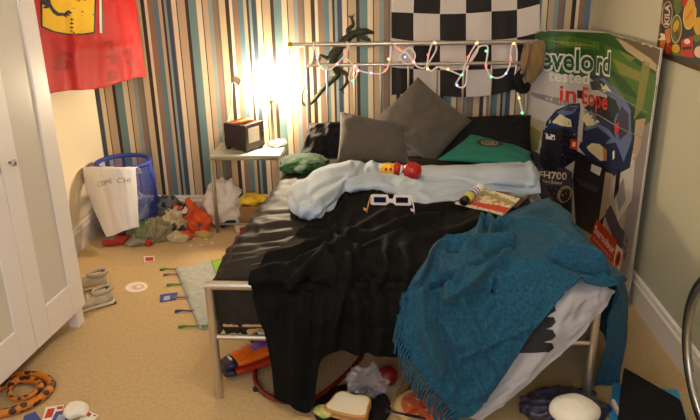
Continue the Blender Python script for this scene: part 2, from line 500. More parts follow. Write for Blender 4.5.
# ------------------------------------------------------------------ dark duvet
def quilt_mat():
    m = mat('charcoal_quilt', (50, 44, 38), 0.62, bump=0.12, bscale=500, spec=0.16)
    return m
rows = []
for y, zt, xl in ((3.98, 0.50, -0.535), (3.72, 0.535, -0.555), (3.40, 0.54, -0.585), (3.05, 0.54, -0.615), (2.75, 0.54, -0.645), (2.50, 0.535, -0.655), (2.385, 0.515, -0.640)):
    xr = 0.80
    rows.append([(xl+0.035, y, 0.25), (xl-0.012, y, 0.33), (xl+0.0, y, 0.44), (xl+0.05, y, zt-0.025), (xl+0.14, y, zt), (-0.25, y, zt+0.005), (0.1, y, zt), (0.5, y, zt), (0.70, y, zt-0.01)])
# foot drop, tucked in behind the foot rail
rows.append([(-0.58, 2.36, 0.27), (-0.595, 2.352, 0.33), (-0.59, 2.348, 0.40), (-0.55, 2.345, 0.44), (-0.45, 2.345, 0.46), (-0.25, 2.345, 0.46), (0.1, 2.345, 0.46), (0.5, 2.345, 0.46), (0.70, 2.345, 0.45)])
rows.append([(-0.53, 2.37, 0.255), (-0.53, 2.362, 0.27), (-0.51, 2.358, 0.285), (-0.47, 2.355, 0.29), (-0.40, 2.355, 0.29), (-0.25, 2.355, 0.29), (0.1, 2.355, 0.29), (0.5, 2.355, 0.29), (0.70, 2.355, 0.29)])
qr = []
for (a, b, amp) in (((205, 262), (300, 247), .012), ((222, 275), (290, 262), .012), ((230, 252), (318, 236), .012), ((240, 240), (330, 228), .012), ((250, 228), (310, 222), .010), ((225, 268), (275, 254), .010), ((262, 212), (300, 210), .006), ((275, 196), (292, 205), .006), ((218, 282), (262, 270), .012), ((268, 222), (330, 232), .009), ((250, 215), (262, 235), .006)):
    qr.append(([a, b], amp, 2.6))
duvet, duvet_bv, _ = cloth('duvet', rows, 150, 110, quilt_mat(), qr, [(0.005, 30, 5, 1.0, 'r'), (0.0035, 55, 6, 4.0, 'r'), (0.006, 10, 9, 2.0, 'n')], [mattress_bv], 0.008, 0.012, base=(0.1, 3.2, 0.5))
tag(duvet, 'wrinkled charcoal quilted duvet spread over the bed under the black cloth', 'duvet')

# ------------------------------------------------------------------ pale duvet trailing off the foot corner
inner = [Yp(446, 402, 2.17), Yp(474, 365, 2.185), Yp(502, 330, 2.2), Yp(528, 298, 2.22), Zp(556, 268, .545), Zp(588, 258, .545)]
mid = [Yp(466, 415, 2.135), Yp(497, 386, 2.15), Yp(526, 351, 2.165), Yp(552, 318, 2.19), Yp(579, 293, 2.225), Zp(602, 277, .545)]
mid2 = [Yp(474, 419, 2.12), Yp(508, 391, 2.135), Yp(540, 359, 2.15), Yp(570, 326, 2.18), Yp(593, 302, 2.215), Yp(608, 287, 2.25)]
outer = [Yp(479, 421, 2.12), Yp(516, 394, 2.135), Yp(550, 364, 2.15), Yp(583, 333, 2.185), Yp(602, 311, 2.22), Yp(614, 292, 2.262)]
pd, pd_bv, _ = cloth('pale_duvet', [inner, mid, mid2, outer], 50, 90, mat('white_duvet_cotton', (168, 164, 168), 0.8, bump=0.15, bscale=260), [([(575, 285), (566, 310), (548, 340)], .010, 4), ([(590, 290), (580, 318)], -.008, 4), ([(500, 400), (530, 370), (560, 330)], .008, 5), ([(566, 292), (560, 305)], .008, 3)],
    [(0.008, 3, 5, 4.0, 'n'), (0.005, 5, 9, 3.0, 'r')], [mattress_bv, duvet_bv], 0.006, 0.012, base=tuple(Yp(500, 400, 2.17)))
tag(pd, 'white duvet with black finger print trailing off the bed foot to the floor', 'duvet')
ink = mat('black_ink', (20, 19, 21), 0.75)
hand = [(498, 353), (508, 318), (528, 302), (548, 303), (555, 306), (556, 311), (550, 314), (547, 317), (554, 317), (556, 322), (552, 327), (546, 329), (553, 330), (556, 336), (552, 340), (544, 342), (552, 343), (554, 348), (549, 352), (530, 353)]
prints('black_print', [(*tess(hand), 0, 0)], pd_bv, [ink], pd, 0.0015, mx=3, label='black finger-shaped print on the white duvet')

# ------------------------------------------------------------------ black cloth
Z1 = .565
R0 = [Zp(318, 214, Z1), Zp(333, 204, Z1), Zp(346, 195, Z1+.01), Zp(368, 190, Z1+.015), Zp(393, 193, Z1+.015), Zp(425, 207, Z1+.012), Zp(452, 202, Z1+.012), Zp(476, 204, Z1+.01), Zp(515, 213, Z1)]
R1 = [Zp(300, 232, Z1), Zp(318, 226, Z1), Zp(337, 218, Z1+.008), Zp(358, 212, Z1+.01), Zp(384, 211, Z1+.01), Zp(414, 217, Z1+.01), Zp(444, 219, Z1+.01), Zp(472, 222, Z1+.008), Zp(512, 235, Z1)]
R2 = [Zp(268, 258, Z1-.005), Zp(292, 252, Z1), Zp(317, 245, Z1), Zp(343, 240, Z1+.01), Zp(372, 238, Z1+.012), Zp(402, 240, Z1+.01), Zp(432, 243, Z1+.008), Zp(462, 246, Z1), Zp(505, 256, Z1)]
R3 = [Zp(249, 280, .545), Zp(270, 277, .548), Zp(297, 274, .555), Zp(325, 270, .56), Zp(355, 268, .56), Zp(387, 268, .56), Zp(420, 270, .56), Zp(450, 272, .555), Zp(495, 280, .55)]
R4 = [Yp(251, 286, 2.285), Yp(270, 287, 2.28), Yp(295, 288, 2.275), Yp(320, 287, 2.27), Yp(350, 286, 2.27), Yp(384, 286, 2.27), Yp(418, 288, 2.27), Yp(448, 290, 2.27), Yp(490, 298, 2.27)]
R5 = [Yp(256, 308, 2.268), Yp(272, 310, 2.25), Yp(296, 312, 2.235), Yp(322, 308, 2.225), Yp(352, 306, 2.235), Yp(386, 306, 2.23), Yp(418, 308, 2.235), Yp(446, 310, 2.235), Yp(488, 318, 2.235)]
R6 = [Yp(266, 338, 2.265), Yp(280, 342, 2.24), Yp(298, 345, 2.215), Yp(319, 330, 2.215), Yp(350, 328, 2.235), Yp(386, 330, 2.225), Yp(418, 332, 2.235), Yp(446, 332, 2.235), Yp(486, 336, 2.235)]
R7 = [Yp(275, 398, 2.25), Yp(288, 404, 2.22), Yp(311, 410, 2.19), Yp(322, 360, 2.21), Yp(350, 352, 2.235), Yp(386, 356, 2.225), Yp(418, 359, 2.235), Yp(446, 357, 2.235), Yp(484, 355, 2.235)]
bc = [([(289, 232), (298, 232), (333, 238)], .016, 2.6), ([(250, 264), (286, 252), (318, 243), (338, 234)], .020, 3.0), ([(250, 277), (279, 267), (309, 259), (336, 240)], .024, 3.2), ([(272, 272), (312, 251), (338, 238)], -.020, 3.0), ([(288, 285), (305, 273), (326, 255), (338, 248), (352, 249), (359, 258)], .030, 3.6),
      ([(326, 254), (336, 268), (333, 285)], .020, 4), ([(318, 268), (306, 284)], -.022, 4), ([(346, 258), (350, 270), (345, 290), (335, 325)], .030, 5), ([(335, 228), (337, 243), (347, 249)], .026, 3), ([(352, 262), (364, 252), (383, 239), (402, 230)], .022, 3.6), ([(352, 244), (374, 241), (400, 229), (430, 222)], -.018, 3.4), ([(350, 234), (374, 235), (400, 222), (440, 214)], .018, 3.6), ([(343, 239), (369, 222), (385, 213)], .016, 3),
      ([(366, 268), (378, 279), (384, 268), (380, 260)], -.026, 3), ([(388, 245), (386, 268), (374, 288), (372, 320)], .026, 5), ([(362, 272), (362, 300)], -.024, 5), ([(404, 252), (410, 268), (400, 300), (398, 325)], .024, 6), ([(392, 262), (390, 300)], -.018, 6), ([(345, 197), (352, 214), (344, 232)], .014, 4), ([(322, 214), (336, 226)], .016, 3), ([(310, 226), (332, 232)], -.012, 3),
      ([(292, 300), (296, 350), (298, 400)], .030, 6), ([(308, 295), (308, 350), (306, 400)], -.022, 4), ([(277, 300), (284, 350)], -.018, 5), ([(322, 300), (319, 345)], .018, 5), ([(345, 305), (342, 350)], -.022, 6), ([(358, 300), (358, 350)], .024, 7), ([(382, 300), (378, 350)], .020, 7), ([(370, 300), (368, 350)], -.018, 5), ([(376, 200), (410, 209), (452, 205)], .012, 3), ([(400, 215), (440, 212), (476, 206)], -.012, 3), ([(414, 238), (450, 232), (480, 222)], .014, 4), ([(428, 300), (428, 350)], .022, 7)]
_t = B(); add_tube(_t, [up(FL, 0.495), up(FR, 0.495)], 0.024, 16); rail_bv = BVHTree.FromBMesh(_t); _t.free()
black_cotton = mat('black_cotton', (17, 16, 15), 0.85, bump=0.25, bscale=320, spec=0.12)
bk, bk_bv, _ = cloth('black_cloth', [R0, R1, R2, R3, R4, R5, R6, R7], 170, 170, black_cotton, bc, [(0.009, 6, 6, 5.0, 'n'), (0.006, 9, 12, 8.0, 'r')], [mattress_bv, duvet_bv, rail_bv], 0.010, 0.003, push=[rail_bv], base=(0.0, 2.4, 0.56))
tag(bk, 'large black cloth rumpled across the bed and hanging over the foot rail to the floor', 'cloth')

# ------------------------------------------------------------------ pale blue sheet bunched below the pillows
sh = mat('pale_blue_cotton', (182, 194, 208), 0.85, bump=0.15, bscale=220)
T0 = [Zp(288, 192, .56), Zp(300, 180, .58), Zp(322, 167, .60), Zp(345, 163, .60), Zp(372, 163, .585), Zp(402, 165, .58), Zp(435, 167, .58), Zp(470, 166, .59), Zp(505, 163, .60), Zp(533, 166, .585)]
T1 = [Zp(288, 202, .585), Zp(303, 190, .625), Zp(325, 178, .64), Zp(347, 172, .63), Zp(373, 172, .60), Zp(404, 174, .59), Zp(436, 175, .60), Zp(470, 174, .615), Zp(506, 171, .625), Zp(538, 172, .60)]
T2 = [Zp(292, 212, .585), Zp(307, 203, .63), Zp(324, 192, .635), Zp(348, 181, .62), Zp(376, 179, .61), Zp(406, 182, .605), Zp(437, 185, .60), Zp(470, 183, .60), Zp(506, 180, .61), Zp(540, 181, .585)]
T3 = [Zp(303, 217, .575), Zp(316, 213, .60), Zp(328, 205, .605), Zp(344, 191, .605), Zp(374, 186, .605), Zp(404, 190, .605), Zp(434, 194, .60), Zp(466, 190, .585), Zp(505, 187, .575), Zp(540, 188, .56)]
T4 = [Zp(312, 221, .553), Zp(322, 221, .555), Zp(333, 212, .56), Zp(346, 196, .575), Zp(372, 191, .58), Zp(400, 197, .58), Zp(430, 208, .575), Zp(466, 199, .56), Zp(505, 193, .555), Zp(541, 193, .548)]
sc = [([(293, 193), (318, 174), (350, 166)], .016, 3), ([(297, 205), (322, 186), (344, 178)], -.012, 2.6), ([(303, 214), (322, 198), (338, 188), (346, 180)], .016, 3), ([(318, 218), (334, 206), (345, 196), (346, 187)], -.016, 2.6), ([(300, 184), (296, 198), (304, 212)], .010, 3), ([(310, 178), (306, 192), (312, 206)], -.008, 2.4), ([(366, 161), (362, 170), (352, 178)], -.014, 2.6), ([(372, 163), (376, 172)], .010, 3),
      ([(347, 186), (362, 178), (392, 177), (425, 187), (470, 181)], .016, 3), ([(360, 172), (392, 171), (425, 180), (440, 181)], -.014, 2.4), ([(418, 179), (450, 179.5), (480, 184), (532, 190)], -.018, 2.0), ([(420, 173), (470, 172), (530, 171)], .012, 3.4), ([(430, 168), (480, 168), (520, 165)], .008, 2.4), ([(350, 190), (370, 184), (400, 187), (428, 196)], .008, 2.2), ([(385, 182), (410, 190), (430, 203)], -.006, 2), ([(528, 164), (534, 178), (530, 188)], .016, 3), ([(440, 200), (470, 191), (510, 190)], .010, 2.4)]
ls, ls_bv, _ = cloth('bed_sheet', [T0, T1, T2, T3, T4], 70, 170, sh, sc, [(0.010, 3, 7, 11.0, 'n'), (0.005, 3, 11, 15.0, 'r')], [mattress_bv, duvet_bv, bk_bv], 0.008, 0.006, base=(0.12, 3.4, 0.56))
tag(ls, 'pale blue grey sheet bunched across the bed below the pillows', 'bed sheet')

# ------------------------------------------------------------------ teal throw
def throw_mat():
    m = mat('teal_wool', (40, 90, 116), 0.95, bump=0.9, bscale=170, var=0.4, vscale=90, sheen=0.08, spec=0.1)
    return m
s0 = [Yp(396, 322, 2.2), Yp(407, 350, 2.16), Yp(424, 378, 2.13), Yp(442, 400, 2.11), Yp(458, 419, 2.10)]
s1 = [Yp(404, 298, 2.232), Yp(424, 325, 2.185), Yp(446, 352, 2.15), Yp(463, 382, 2.125), Yp(475, 413, 2.10)]
s2 = [Yp(418, 270, 2.27), Yp(441, 300, 2.215), Yp(465, 327, 2.175), Yp(487, 352, 2.15), Yp(502, 379, 2.13)]
s3 = [Zp(441, 250, .595), Zp(466, 272, .585), Yp(491, 297, 2.23), Yp(510, 316, 2.19), Yp(526, 341, 2.155)]
s4 = [Zp(476, 228, .60), Zp(500, 245, .605), Zp(522, 263, .59), Yp(540, 285, 2.235), Yp(550, 311, 2.19)]
s5 = [Zp(512, 212, .60), Zp(540, 223, .605), Zp(563, 241, .605), Zp(578, 262, .59), Yp(576, 284, 2.215)]
s6 = [Zp(545, 199, .585), Zp(571, 217, .60), Zp(592, 240, .595), Zp(605, 264, .58), Yp(606, 287, 2.225)]
s7 = [V((0.80, 3.06, .53)), V((0.835, 2.85, .54)), V((0.84, 2.66, .535)), V((0.84, 2.46, .52)), Yp(619, 292, 2.27)]
s8 = [V((0.92, 3.05, .38)), V((0.965, 2.85, .38)), V((0.98, 2.68, .38)), V((0.955, 2.48, .38)), V((0.86, 2.345, .37))]
s9 = [V((0.95, 3.03, .20)), V((0.995, 2.85, .20)), V((1.01, 2.66, .20)), V((0.985, 2.49, .20)), V((0.86, 2.37, .20))]
s10 = [V((0.95, 3.00, .07)), V((0.98, 2.85, .05)), V((0.985, 2.62, .03)), V((0.955, 2.43, .012)), V((0.85, 2.40, .012))]
tcr = [([(417, 281), (428, 258), (443, 247), (462, 245), (469, 243)], .024, 4), ([(449, 250), (464, 249)], -.020, 2.2), ([(458, 280), (464, 254), (481, 244), (513, 242)], .026, 3.6), ([(488, 254.5), (498, 250), (515, 246)], -.026, 2.6), ([(480, 232), (481, 226), (486.5, 219.5), (491.5, 225), (490, 238)], .026, 2.4), ([(486, 227), (487, 231)], -.03, 2.2), ([(494, 234), (504, 229)], -.022, 2.6), ([(498, 225), (512, 226)], .018, 3),
       ([(432, 288), (445, 282), (460, 270), (463, 258)], -.022, 3), ([(441, 264), (447, 280), (452, 296)], .020, 4), ([(470, 264), (486, 261.5), (497, 261)], -.014, 2.4), ([(447, 297), (486, 268), (510, 256)], .018, 4), ([(422, 290), (424, 330), (440, 370)], .018, 6), ([(436, 300), (442, 340), (462, 390)], -.016, 6), ([(462, 300), (480, 340), (500, 370)], .012, 4), ([(462, 357), (500, 340), (530, 327)], .007, 1.8), ([(430, 310), (470, 360), (486, 400)], .007, 2), ([(470, 290), (520, 322)], .007, 2),
       ([(520, 222), (556, 230), (596, 268)], .014, 5), ([(552, 252), (590, 262), (614, 284)], .022, 3.6), ([(556, 262), (606, 276)], -.020, 2.6), ([(575, 222), (612, 262)], -.014, 4), ([(500, 262), (540, 262), (580, 282)], .010, 4)]
tcr = [(a, b * 2.0, c * .9) for a, b, c in tcr]
tw, tw_bv, TQ = cloth('throw_blanket', [s0, s1, s2, s3, s4, s5, s6, s7, s8, s9, s10], 190, 120, throw_mat(), tcr, [(0.010, 9, 5, 21.0, 'n'), (0.006, 16, 8, 25.0, 'r')], [mattress_bv, duvet_bv, bk_bv, pd_bv], 0.009, 0.007, base=(0.5, 2.4, 0.58), hgap=0.01, push=[bk_bv])
tag(tw, 'teal wool throw with a fringed edge over the foot corner of the bed', 'throw')
for k in range(30):
    j = int(2 + k * (116 / 29.0)); p = TQ[0][j]; d = (TQ[0][j] - TQ[6][j]).normalized()
    L = 0.05 + 0.022 * random.random(); w = V((random.uniform(-.2, .2), random.uniform(-.3, .1), -0.75))
    pts = [p - d*0.004, p + d*L*0.35 + V((0, 0, -L*.15))]
    q = pts[-1] + (d*.35 + w).normalized()*L*.4; pts.append(q); pts.append(q + (w + V((0, 0, -.4)) + d*.1).normalized()*L*.4)
    for x in pts: x.z = max(x.z, 0.006)
    bm = B(); add_tube(bm, spline(pts, 4), [0.0045]*7 + [0.0035]*3 + [0.0038, 0.0042, 0.002][:3], 6); obj('tassel', bm, MATS['teal_wool'], tw)

# ================================================================== PILLOWS
def pillow(name, c, t, mt, label, cat='pillow', lower=(), group=None, seed=0, n=36, pinch=0.10, crease=0.006):
    """c: four world corners in order round the cushion"""
    c = [V(p) for p in c]; nn = (c[1]-c[0]).cross(c[3]-c[0]).normalized()
    cen = sum(c, V()) / 4
    bm = B(); sides = []
    for s in (1, -1):
        G = []
        for i in range(n + 1):
            r = []
            for j in range(n + 1):
                u, v = i / n, j / n; a, b = 2*u-1, 2*v-1
                a2 = a * (1 - pinch * (1 - b*b) * a*a * 0.5) ; b2 = b * (1 - pinch * (1 - a*a) * b*b * 0.5)
                uu, vv = (a2+1)/2, (b2+1)/2
                p = c[0]*(1-uu)*(1-vv) + c[1]*uu*(1-vv) + c[2]*uu*vv + c[3]*(1-uu)*vv
                h = max(0.0, (1-abs(a)**2.6)) ** 0.55 * max(0.0, (1-abs(b)**2.6)) ** 0.55
                w = noise.fractal(V((u*4+seed, v*4, seed*2.3)), 1, 2, 3) * crease * 2 + (1-2*abs(noise.noise(V((u*6+seed, v*3, 4.4))))) * crease
                edge = min(1, 6*(1-max(abs(a), abs(b))))
                r.append(bm.verts.new(p + nn * s * (h * t / 2 + w * edge * (1 if s > 0 else .3))))
            G.append(r)
        for i in range(n):
            for j in range(n):
                f = (G[i][j], G[i+1][j], G[i+1][j+1], G[i][j+1]); bm.faces.new(f if s > 0 else f[::-1])
    bmesh.ops.remove_doubles(bm, verts=bm.verts, dist=1e-5)
    for v in bm.verts:
        for bv in lower:
            h = bv.ray_cast(V((v.co.x, v.co.y, 2)), V((0, 0, -1)))
            if h[0] and v.co.z < h[0].z + 0.003: v.co.z = h[0].z + 0.003
        if v.co.y > 4.195: v.co.y = 4.195
    bmesh.ops.recalc_face_normals(bm, faces=bm.faces)
    bv = BVHTree.FromBMesh(bm)
    o = obj(name, bm, mt, base=tuple(cen - V((0, 0, 0.12))))
    tag(o, label, cat, group); return o, bv
grey_linen = mat('grey_brown_linen', (90, 82, 74), 0.9, bump=0.5, bscale=420, sheen=0.15)
blk_pillow = mat('black_pillowcase', (28, 26, 26), 0.8, bump=0.12, bscale=120, spec=.2)
LOWB = [duvet_bv, ls_bv]
pillow('pillow', [Yp(297, 163, 3.97), Yp(352, 163, 3.97), Yp(350, 121, 4.14), Yp(309, 123, 4.14)], 0.13, blk_pillow, 'black pillow propped against the headboard behind the upright grey cushion', lower=LOWB, seed=1, crease=.012)
pillow('pillow', [Yp(428, 162, 3.96), Yp(534, 160, 3.93), Yp(531, 115, 4.15), Yp(455, 117, 4.15)], 0.15, blk_pillow, 'black pillow propped against the headboard behind the green cushion', lower=LOWB, seed=2, crease=.012)
pillow('cushion', [Yp(371, 122, 4.06), Yp(433, 166, 3.84), Yp(472, 121, 4.04), Yp(418, 77, 4.15)], 0.15, grey_linen, 'grey linen cushion standing on one corner in a diamond against the headboard', 'cushion', lower=LOWB, seed=3)
pillow('cushion', [Yp(336, 166, 3.76), Yp(412, 168, 3.74), Yp(402, 124, 3.93), Yp(340, 111, 3.96)], 0.14, grey_linen, 'grey linen cushion standing upright in front of a black pillow', 'cushion', lower=LOWB, seed=4)
gc, gc_bv = pillow('cushion', [Zp(436, 160, .575), Zp(536, 165, .575), Yp(531, 152, 3.93), Yp(471, 134, 4.00)], 0.07, mat('green_cotton', (34, 122, 104), 0.8, bump=0.2, bscale=300), 'flat green cushion with an oval badge printed near its top edge', 'cushion', lower=LOWB, seed=5, crease=.003)
dk, cm = mat('badge_dark', (52, 46, 34), 0.7), mat('badge_cream', (176, 168, 128), 0.7)
LY = [(*tess(ell(489.5, 143.2, 13.5, 3.6, 0.07)), 0, 0), (*tess(ell(489.5, 143.2, 8.6, 2.5, 0.07)), 1, 1), (*tess(ell(489.5, 143.2, 7.2, 2.0, 0.07)), 0, 2)]
t1 = text_tris('OB', (484.8, 144.6), (494.6, 145.2), (0.1, -2.9), 0.02); LY.append((*t1, 1, 3))
prints('badge', LY, gc_bv, [dk, cm], gc, 0.0015, 0.0006, 2.0, label='dark oval badge with cream ring and letters')

# ================================================================== WALL HANGINGS
# red flag hung across the far corner beside the wardrobe
L0, L1 = Xp(38, 98, -1.785), Yp(146.5, 77.5, 4.30)
def flag_rows():
    rows = []
    for i, z in enumerate((2.05, 1.75, 1.45, 1.15, 0.0)):
        r = []
        for k in range(9):
            t = k / 8; p = L0.lerp(L1, t); zz = p.z if i == 4 else z + 0.0
            q = V((p.x, p.y, zz))
            if i == 4: q.z += 0.012 * math.sin(t * 9)
            if t == 1.0 and i < 4: q += (L1 - L0).normalized() * V((1, 1, 0)).length * (-0.008 * (4 - i))
            r.append(q)
        rows.append(r)
    return rows
rf, rf_bv, _ = cloth('red_flag', flag_rows(), 60, 70, mat('red_flag_nylon', (186, 12, 8), 0.6, bump=0.06, bscale=90), [([(70, 0), (74, 60), (80, 95)], .012, 5), ([(112, 0), (120, 50), (126, 85)], .012, 5), ([(96, 20), (100, 92)], -.010, 4), ([(60, 45), (90, 52), (130, 44)], .006, 5)], [(0.010, 3, 5, 31.0, 'n')], thick=0.002, base=(-1.6, 3.7, 1.0))
tag(rf, 'red flag with yellow shield and black horse hung across the corner by the wardrobe', 'flag')
yel, blk = mat('flag_yellow', (238, 190, 12), 0.6), mat('flag_black', (24, 18, 16), 0.6)
wht, grn = mat('flag_white', (232, 224, 206), 0.6), mat('flag_green', (30, 84, 60), 0.6)
drd = mat('flag_dark_red', (150, 9, 7), 0.6)
shield_o = [(40, -60), (40.5, 27), (52, 32), (66, 35), (84, 35), (95, 33.2), (96.2, 0), (95, -60)]
shield_i = [(41.5, -59), (42.5, 26), (54, 31), (68, 33.6), (83, 33.4), (93.4, 31.8), (94.4, 0), (93.4, -59)]
leg1 = [(40, -2), (44, 0), (49, -4), (51, 4), (54, 9), (58, 12.4), (64, 13), (68, 10), (72, 13), (70, 14), (67.5, 13), (70, 16), (66, 15.5), (67, 18), (63, 15.8), (57, 16), (52.5, 13), (49, 7.5), (46, 8.5), (42, 8), (45, 5.5), (40, 4)]
horse = [(44, 0), (40, -20), (44, -36), (54, -44), (62, -52), (68, -50), (66, -44), (70, -38), (78, -36), (76, -33), (66, -32), (64, -24), (58, -14), (52, -4)]
LY = [(*tess(shield_o), 1, 0), (*tess(shield_i), 0, 1), (*tess(horse), 1, 2), (*tess(leg1), 1, 3), (*tess([(98.4, -60), (100.2, -60), (102.0, 33), (99.6, 33)]), 2, 0), (*tess([(100.2, -60), (101.2, -60), (103.2, 33), (102.0, 33)]), 3, 0)]
for s, p0, p1, u in (('a', (74, 68), (53, 70), (-2, -26)), ('r', (114, 50), (104, 51), (-2, -14)), ('r', (116, 64), (105, 65), (-2, -14)), ('a', (118, 80), (106, 82), (-2, -15)), ('F', (134, 74), (124, 76), (-2, -26))):
    LY.append((*text_tris(s, p0, p1, u, 0.03), 4, 0))
LY.append((*text_tris('S F', (76, 1.5), (88, 1), (0, -4), 0.01), 1, 2))
prints('flag_print', LY, rf_bv, [yel, blk, wht, grn, drd], rf, 0.001, 0.0006, 5.0, label='yellow shield with black horse, tricolour bar and lettering')
for p in (V((-1.79, 2.99, 2.02)), V((-1.45, 4.302, 2.02))):
    bm = B(); add_lathe(bm, [(0, 0), (.004, 0), (.004, .01), (.009, .012), (.009, .018), (0, .02)], p, 12, axis=Matrix.Rotation(PI/2, 4, 'X')); tag(obj('drawing_pin', bm, mat('red_plastic', (200, 30, 26), 0.4)), 'small pin holding the red flag to the %s wall' % ('cream' if p.y < 4 else 'striped'), 'pin')

# chequered flag behind the headboard
ck_w, ck_b = mat('cheque_white', (226, 214, 206), 0.75, bump=0.05, bscale=200), mat('cheque_black', (30, 25, 24), 0.75, bump=0.05, bscale=200)
cx = [391.5, 413.5, 440, 466, 491.5, 517, 540]; YW = 4.293
zt = Yp(460, -36, YW).z
rowsy = [(-40, -40, -40, -40, -40, -40, -40), (12, 13, 14, 13.4, 11.5, 9.6, 4), (38, 41, 40.5, 41, 40, 37.5, 32), (67, 69, 70, 70, 69, 66.5, 62), (95, 93, 95.5, 97, 95, 89, 86)]
rows = []
for r in rowsy:
    rows.append([Yp(x if r[0] > -30 else x + (2 if x < 460 else 0), y, YW) for x, y in zip(cx, r)])
n, m = 80, 120
cf, cf_bv, _ = cloth('chequered_flag', rows, n, m, [ck_w, ck_b], [([(400, 50), (402, 95)], .006, 4), ([(452, 40), (455, 95)], .006, 5), ([(505, 20), (506, 90)], .007, 5), ([(430, 10), (428, 90)], -.005, 4)], [(0.006, 2, 6, 41.0, 'n')], thick=0.002, base=(0.4, 4.29, 1.0))
for p in cf.data.polygons:
    c = p.index; i, j = c // m, c % m
    a, b = int(i / (n / 4)), int(j / (m / 6))
    p.material_index = 1 if (a + b) % 2 == 1 else 0
tag(cf, 'black and white chequered flag hanging on the striped wall behind the headboard', 'flag')

# curled car poster bridging the far corner beside the bed
plan = spline([V((.865, 4.296, 0)), V((.95, 4.292, 0)), V((1.06, 4.27, 0)), V((1.15, 4.17, 0)), V((1.20, 3.98, 0)), V((1.212, 3.7, 0)), V((1.208, 3.40, 0)), V((1.20, 3.07, 0))], 10)
bm = B(); NZ = 12; G = []
for k, p in enumerate(plan):
    t = k / (len(plan) - 1); zt = 1.178 + 0.062 * t
    G.append([bm.verts.new((p.x, p.y, 0.004 + (zt - 0.004) * i / NZ)) for i in range(NZ + 1)])
for a, b in zip(G, G[1:]):
    for i in range(NZ): bm.faces.new((a[i], b[i], b[i+1], a[i+1]))
bm.normal_update()
if list(bm.faces)[0].normal.dot(V((0, -1, 0))) < 0: bmesh.ops.reverse_faces(bm, faces=bm.faces)
bm.normal_update(); po_bv = BVHTree.FromBMesh(bm)
po = obj('car_poster', bm, mat('poster_paper', (196, 186, 172), 0.42), base=(1.1, 4.0, 0.0))
s = po.modifiers.new('thickness', 'SOLIDIFY'); s.thickness = 0.0025; s.offset = -1
tag(po, 'tall glossy car magazine poster curled round the corner behind the bed', 'poster')
PC = {}
def pm(k, c): PC[k] = (len(PC), mat('poster_' + k, c, 0.40)); return PC[k][0]
for k, c in (('dark_green', (44, 84, 30)), ('mid_green', (76, 116, 40)), ('olive', (138, 136, 62)), ('hedge', (104, 84, 58)), ('tan', (186, 164, 132)), ('road', (206, 198, 186)), ('blue', (34, 44, 84)), ('light_blue', (104, 120, 160)), ('black', (22, 18, 26)), ('cream', (238, 222, 178)), ('red', (220, 44, 28)), ('white', (236, 232, 218)), ('slate', (70, 62, 84)), ('glass', (44, 58, 52)), ('grey', (148, 138, 134)), ('label_red', (206, 28, 20)), ('letter_green', (26, 84, 42)), ('amber', (206, 140, 60))): pm(k, c)
ci = lambda k: PC[k][0]
LY = []
def pg(poly, k, lev=1): LY.append((*tess(poly), ci(k), lev))
pg([(528, 30), (606, 33), (668, 46), (656, 112), (640, 172), (618, 160), (606, 90), (590, 78), (560, 74), (528, 62)], 'dark_green', 0)
pg([(604, 44), (622, 52), (640, 66), (662, 78), (654, 130), (640, 160), (622, 130), (610, 90)], 'mid_green', 1)
for q in ([(612, 58), (640, 72), (646, 84), (620, 74)], [(606, 66), (626, 80), (640, 100), (622, 92)], [(618, 50), (636, 58), (630, 62)], [(630, 104), (646, 116), (640, 138), (630, 122)], [(612, 84), (624, 96), (628, 112), (616, 100)]): pg(q, 'dark_green' if q[0][0] in (606, 630) else 'olive', 2)
pg([(540, 38), (570, 36), (600, 42), (600, 50), (560, 47), (540, 50)], 'mid_green', 1)
pg([(546, 40), (575, 42), (596, 46), (570, 46)], 'olive', 2)
pg([(614, 37), (634, 40), (664, 47), (660, 66), (648, 62), (634, 54)], 'hedge', 2)
pg([(616, 38), (626, 42), (650, 58), (660, 68), (659, 73), (645, 64), (626, 50)], 'tan', 3)
pg([(643, 60), (651, 64), (643, 108), (634, 120)], 'olive', 3)
# road and verge
pg([(528, 70), (560, 74), (585, 80), (580, 130), (556, 170), (528, 175)], 'road', 1)
pg([(530, 92), (560, 98), (575, 104), (560, 106), (534, 97)], 'grey', 2)
pg([(528, 116), (545, 122), (542, 140), (528, 136)], 'tan', 2); pg([(528, 124), (541, 132), (538, 150), (528, 152)], 'olive', 3); pg([(528, 148), (552, 160), (572, 172), (572, 215), (528, 210)], 'slate', 2)
pg([(618, 150), (640, 150), (628, 250), (620, 300), (590, 300), (602, 240), (612, 190)], 'tan', 1)
pg([(640, 130), (652, 120), (630, 262), (620, 300), (612, 300), (622, 240)], 'grey', 2)
pg([(636, 120), (646, 118), (640, 150), (632, 168)], 'tan', 3)
pg([(604, 214), (611, 205), (620, 226), (629, 236), (626, 262), (614, 240)], 'slate', 2); pg([(612, 184), (622, 168), (636, 150), (632, 200), (618, 222)], 'road', 3); pg([(616, 190), (624, 178), (626, 200), (619, 212)], 'grey', 4)
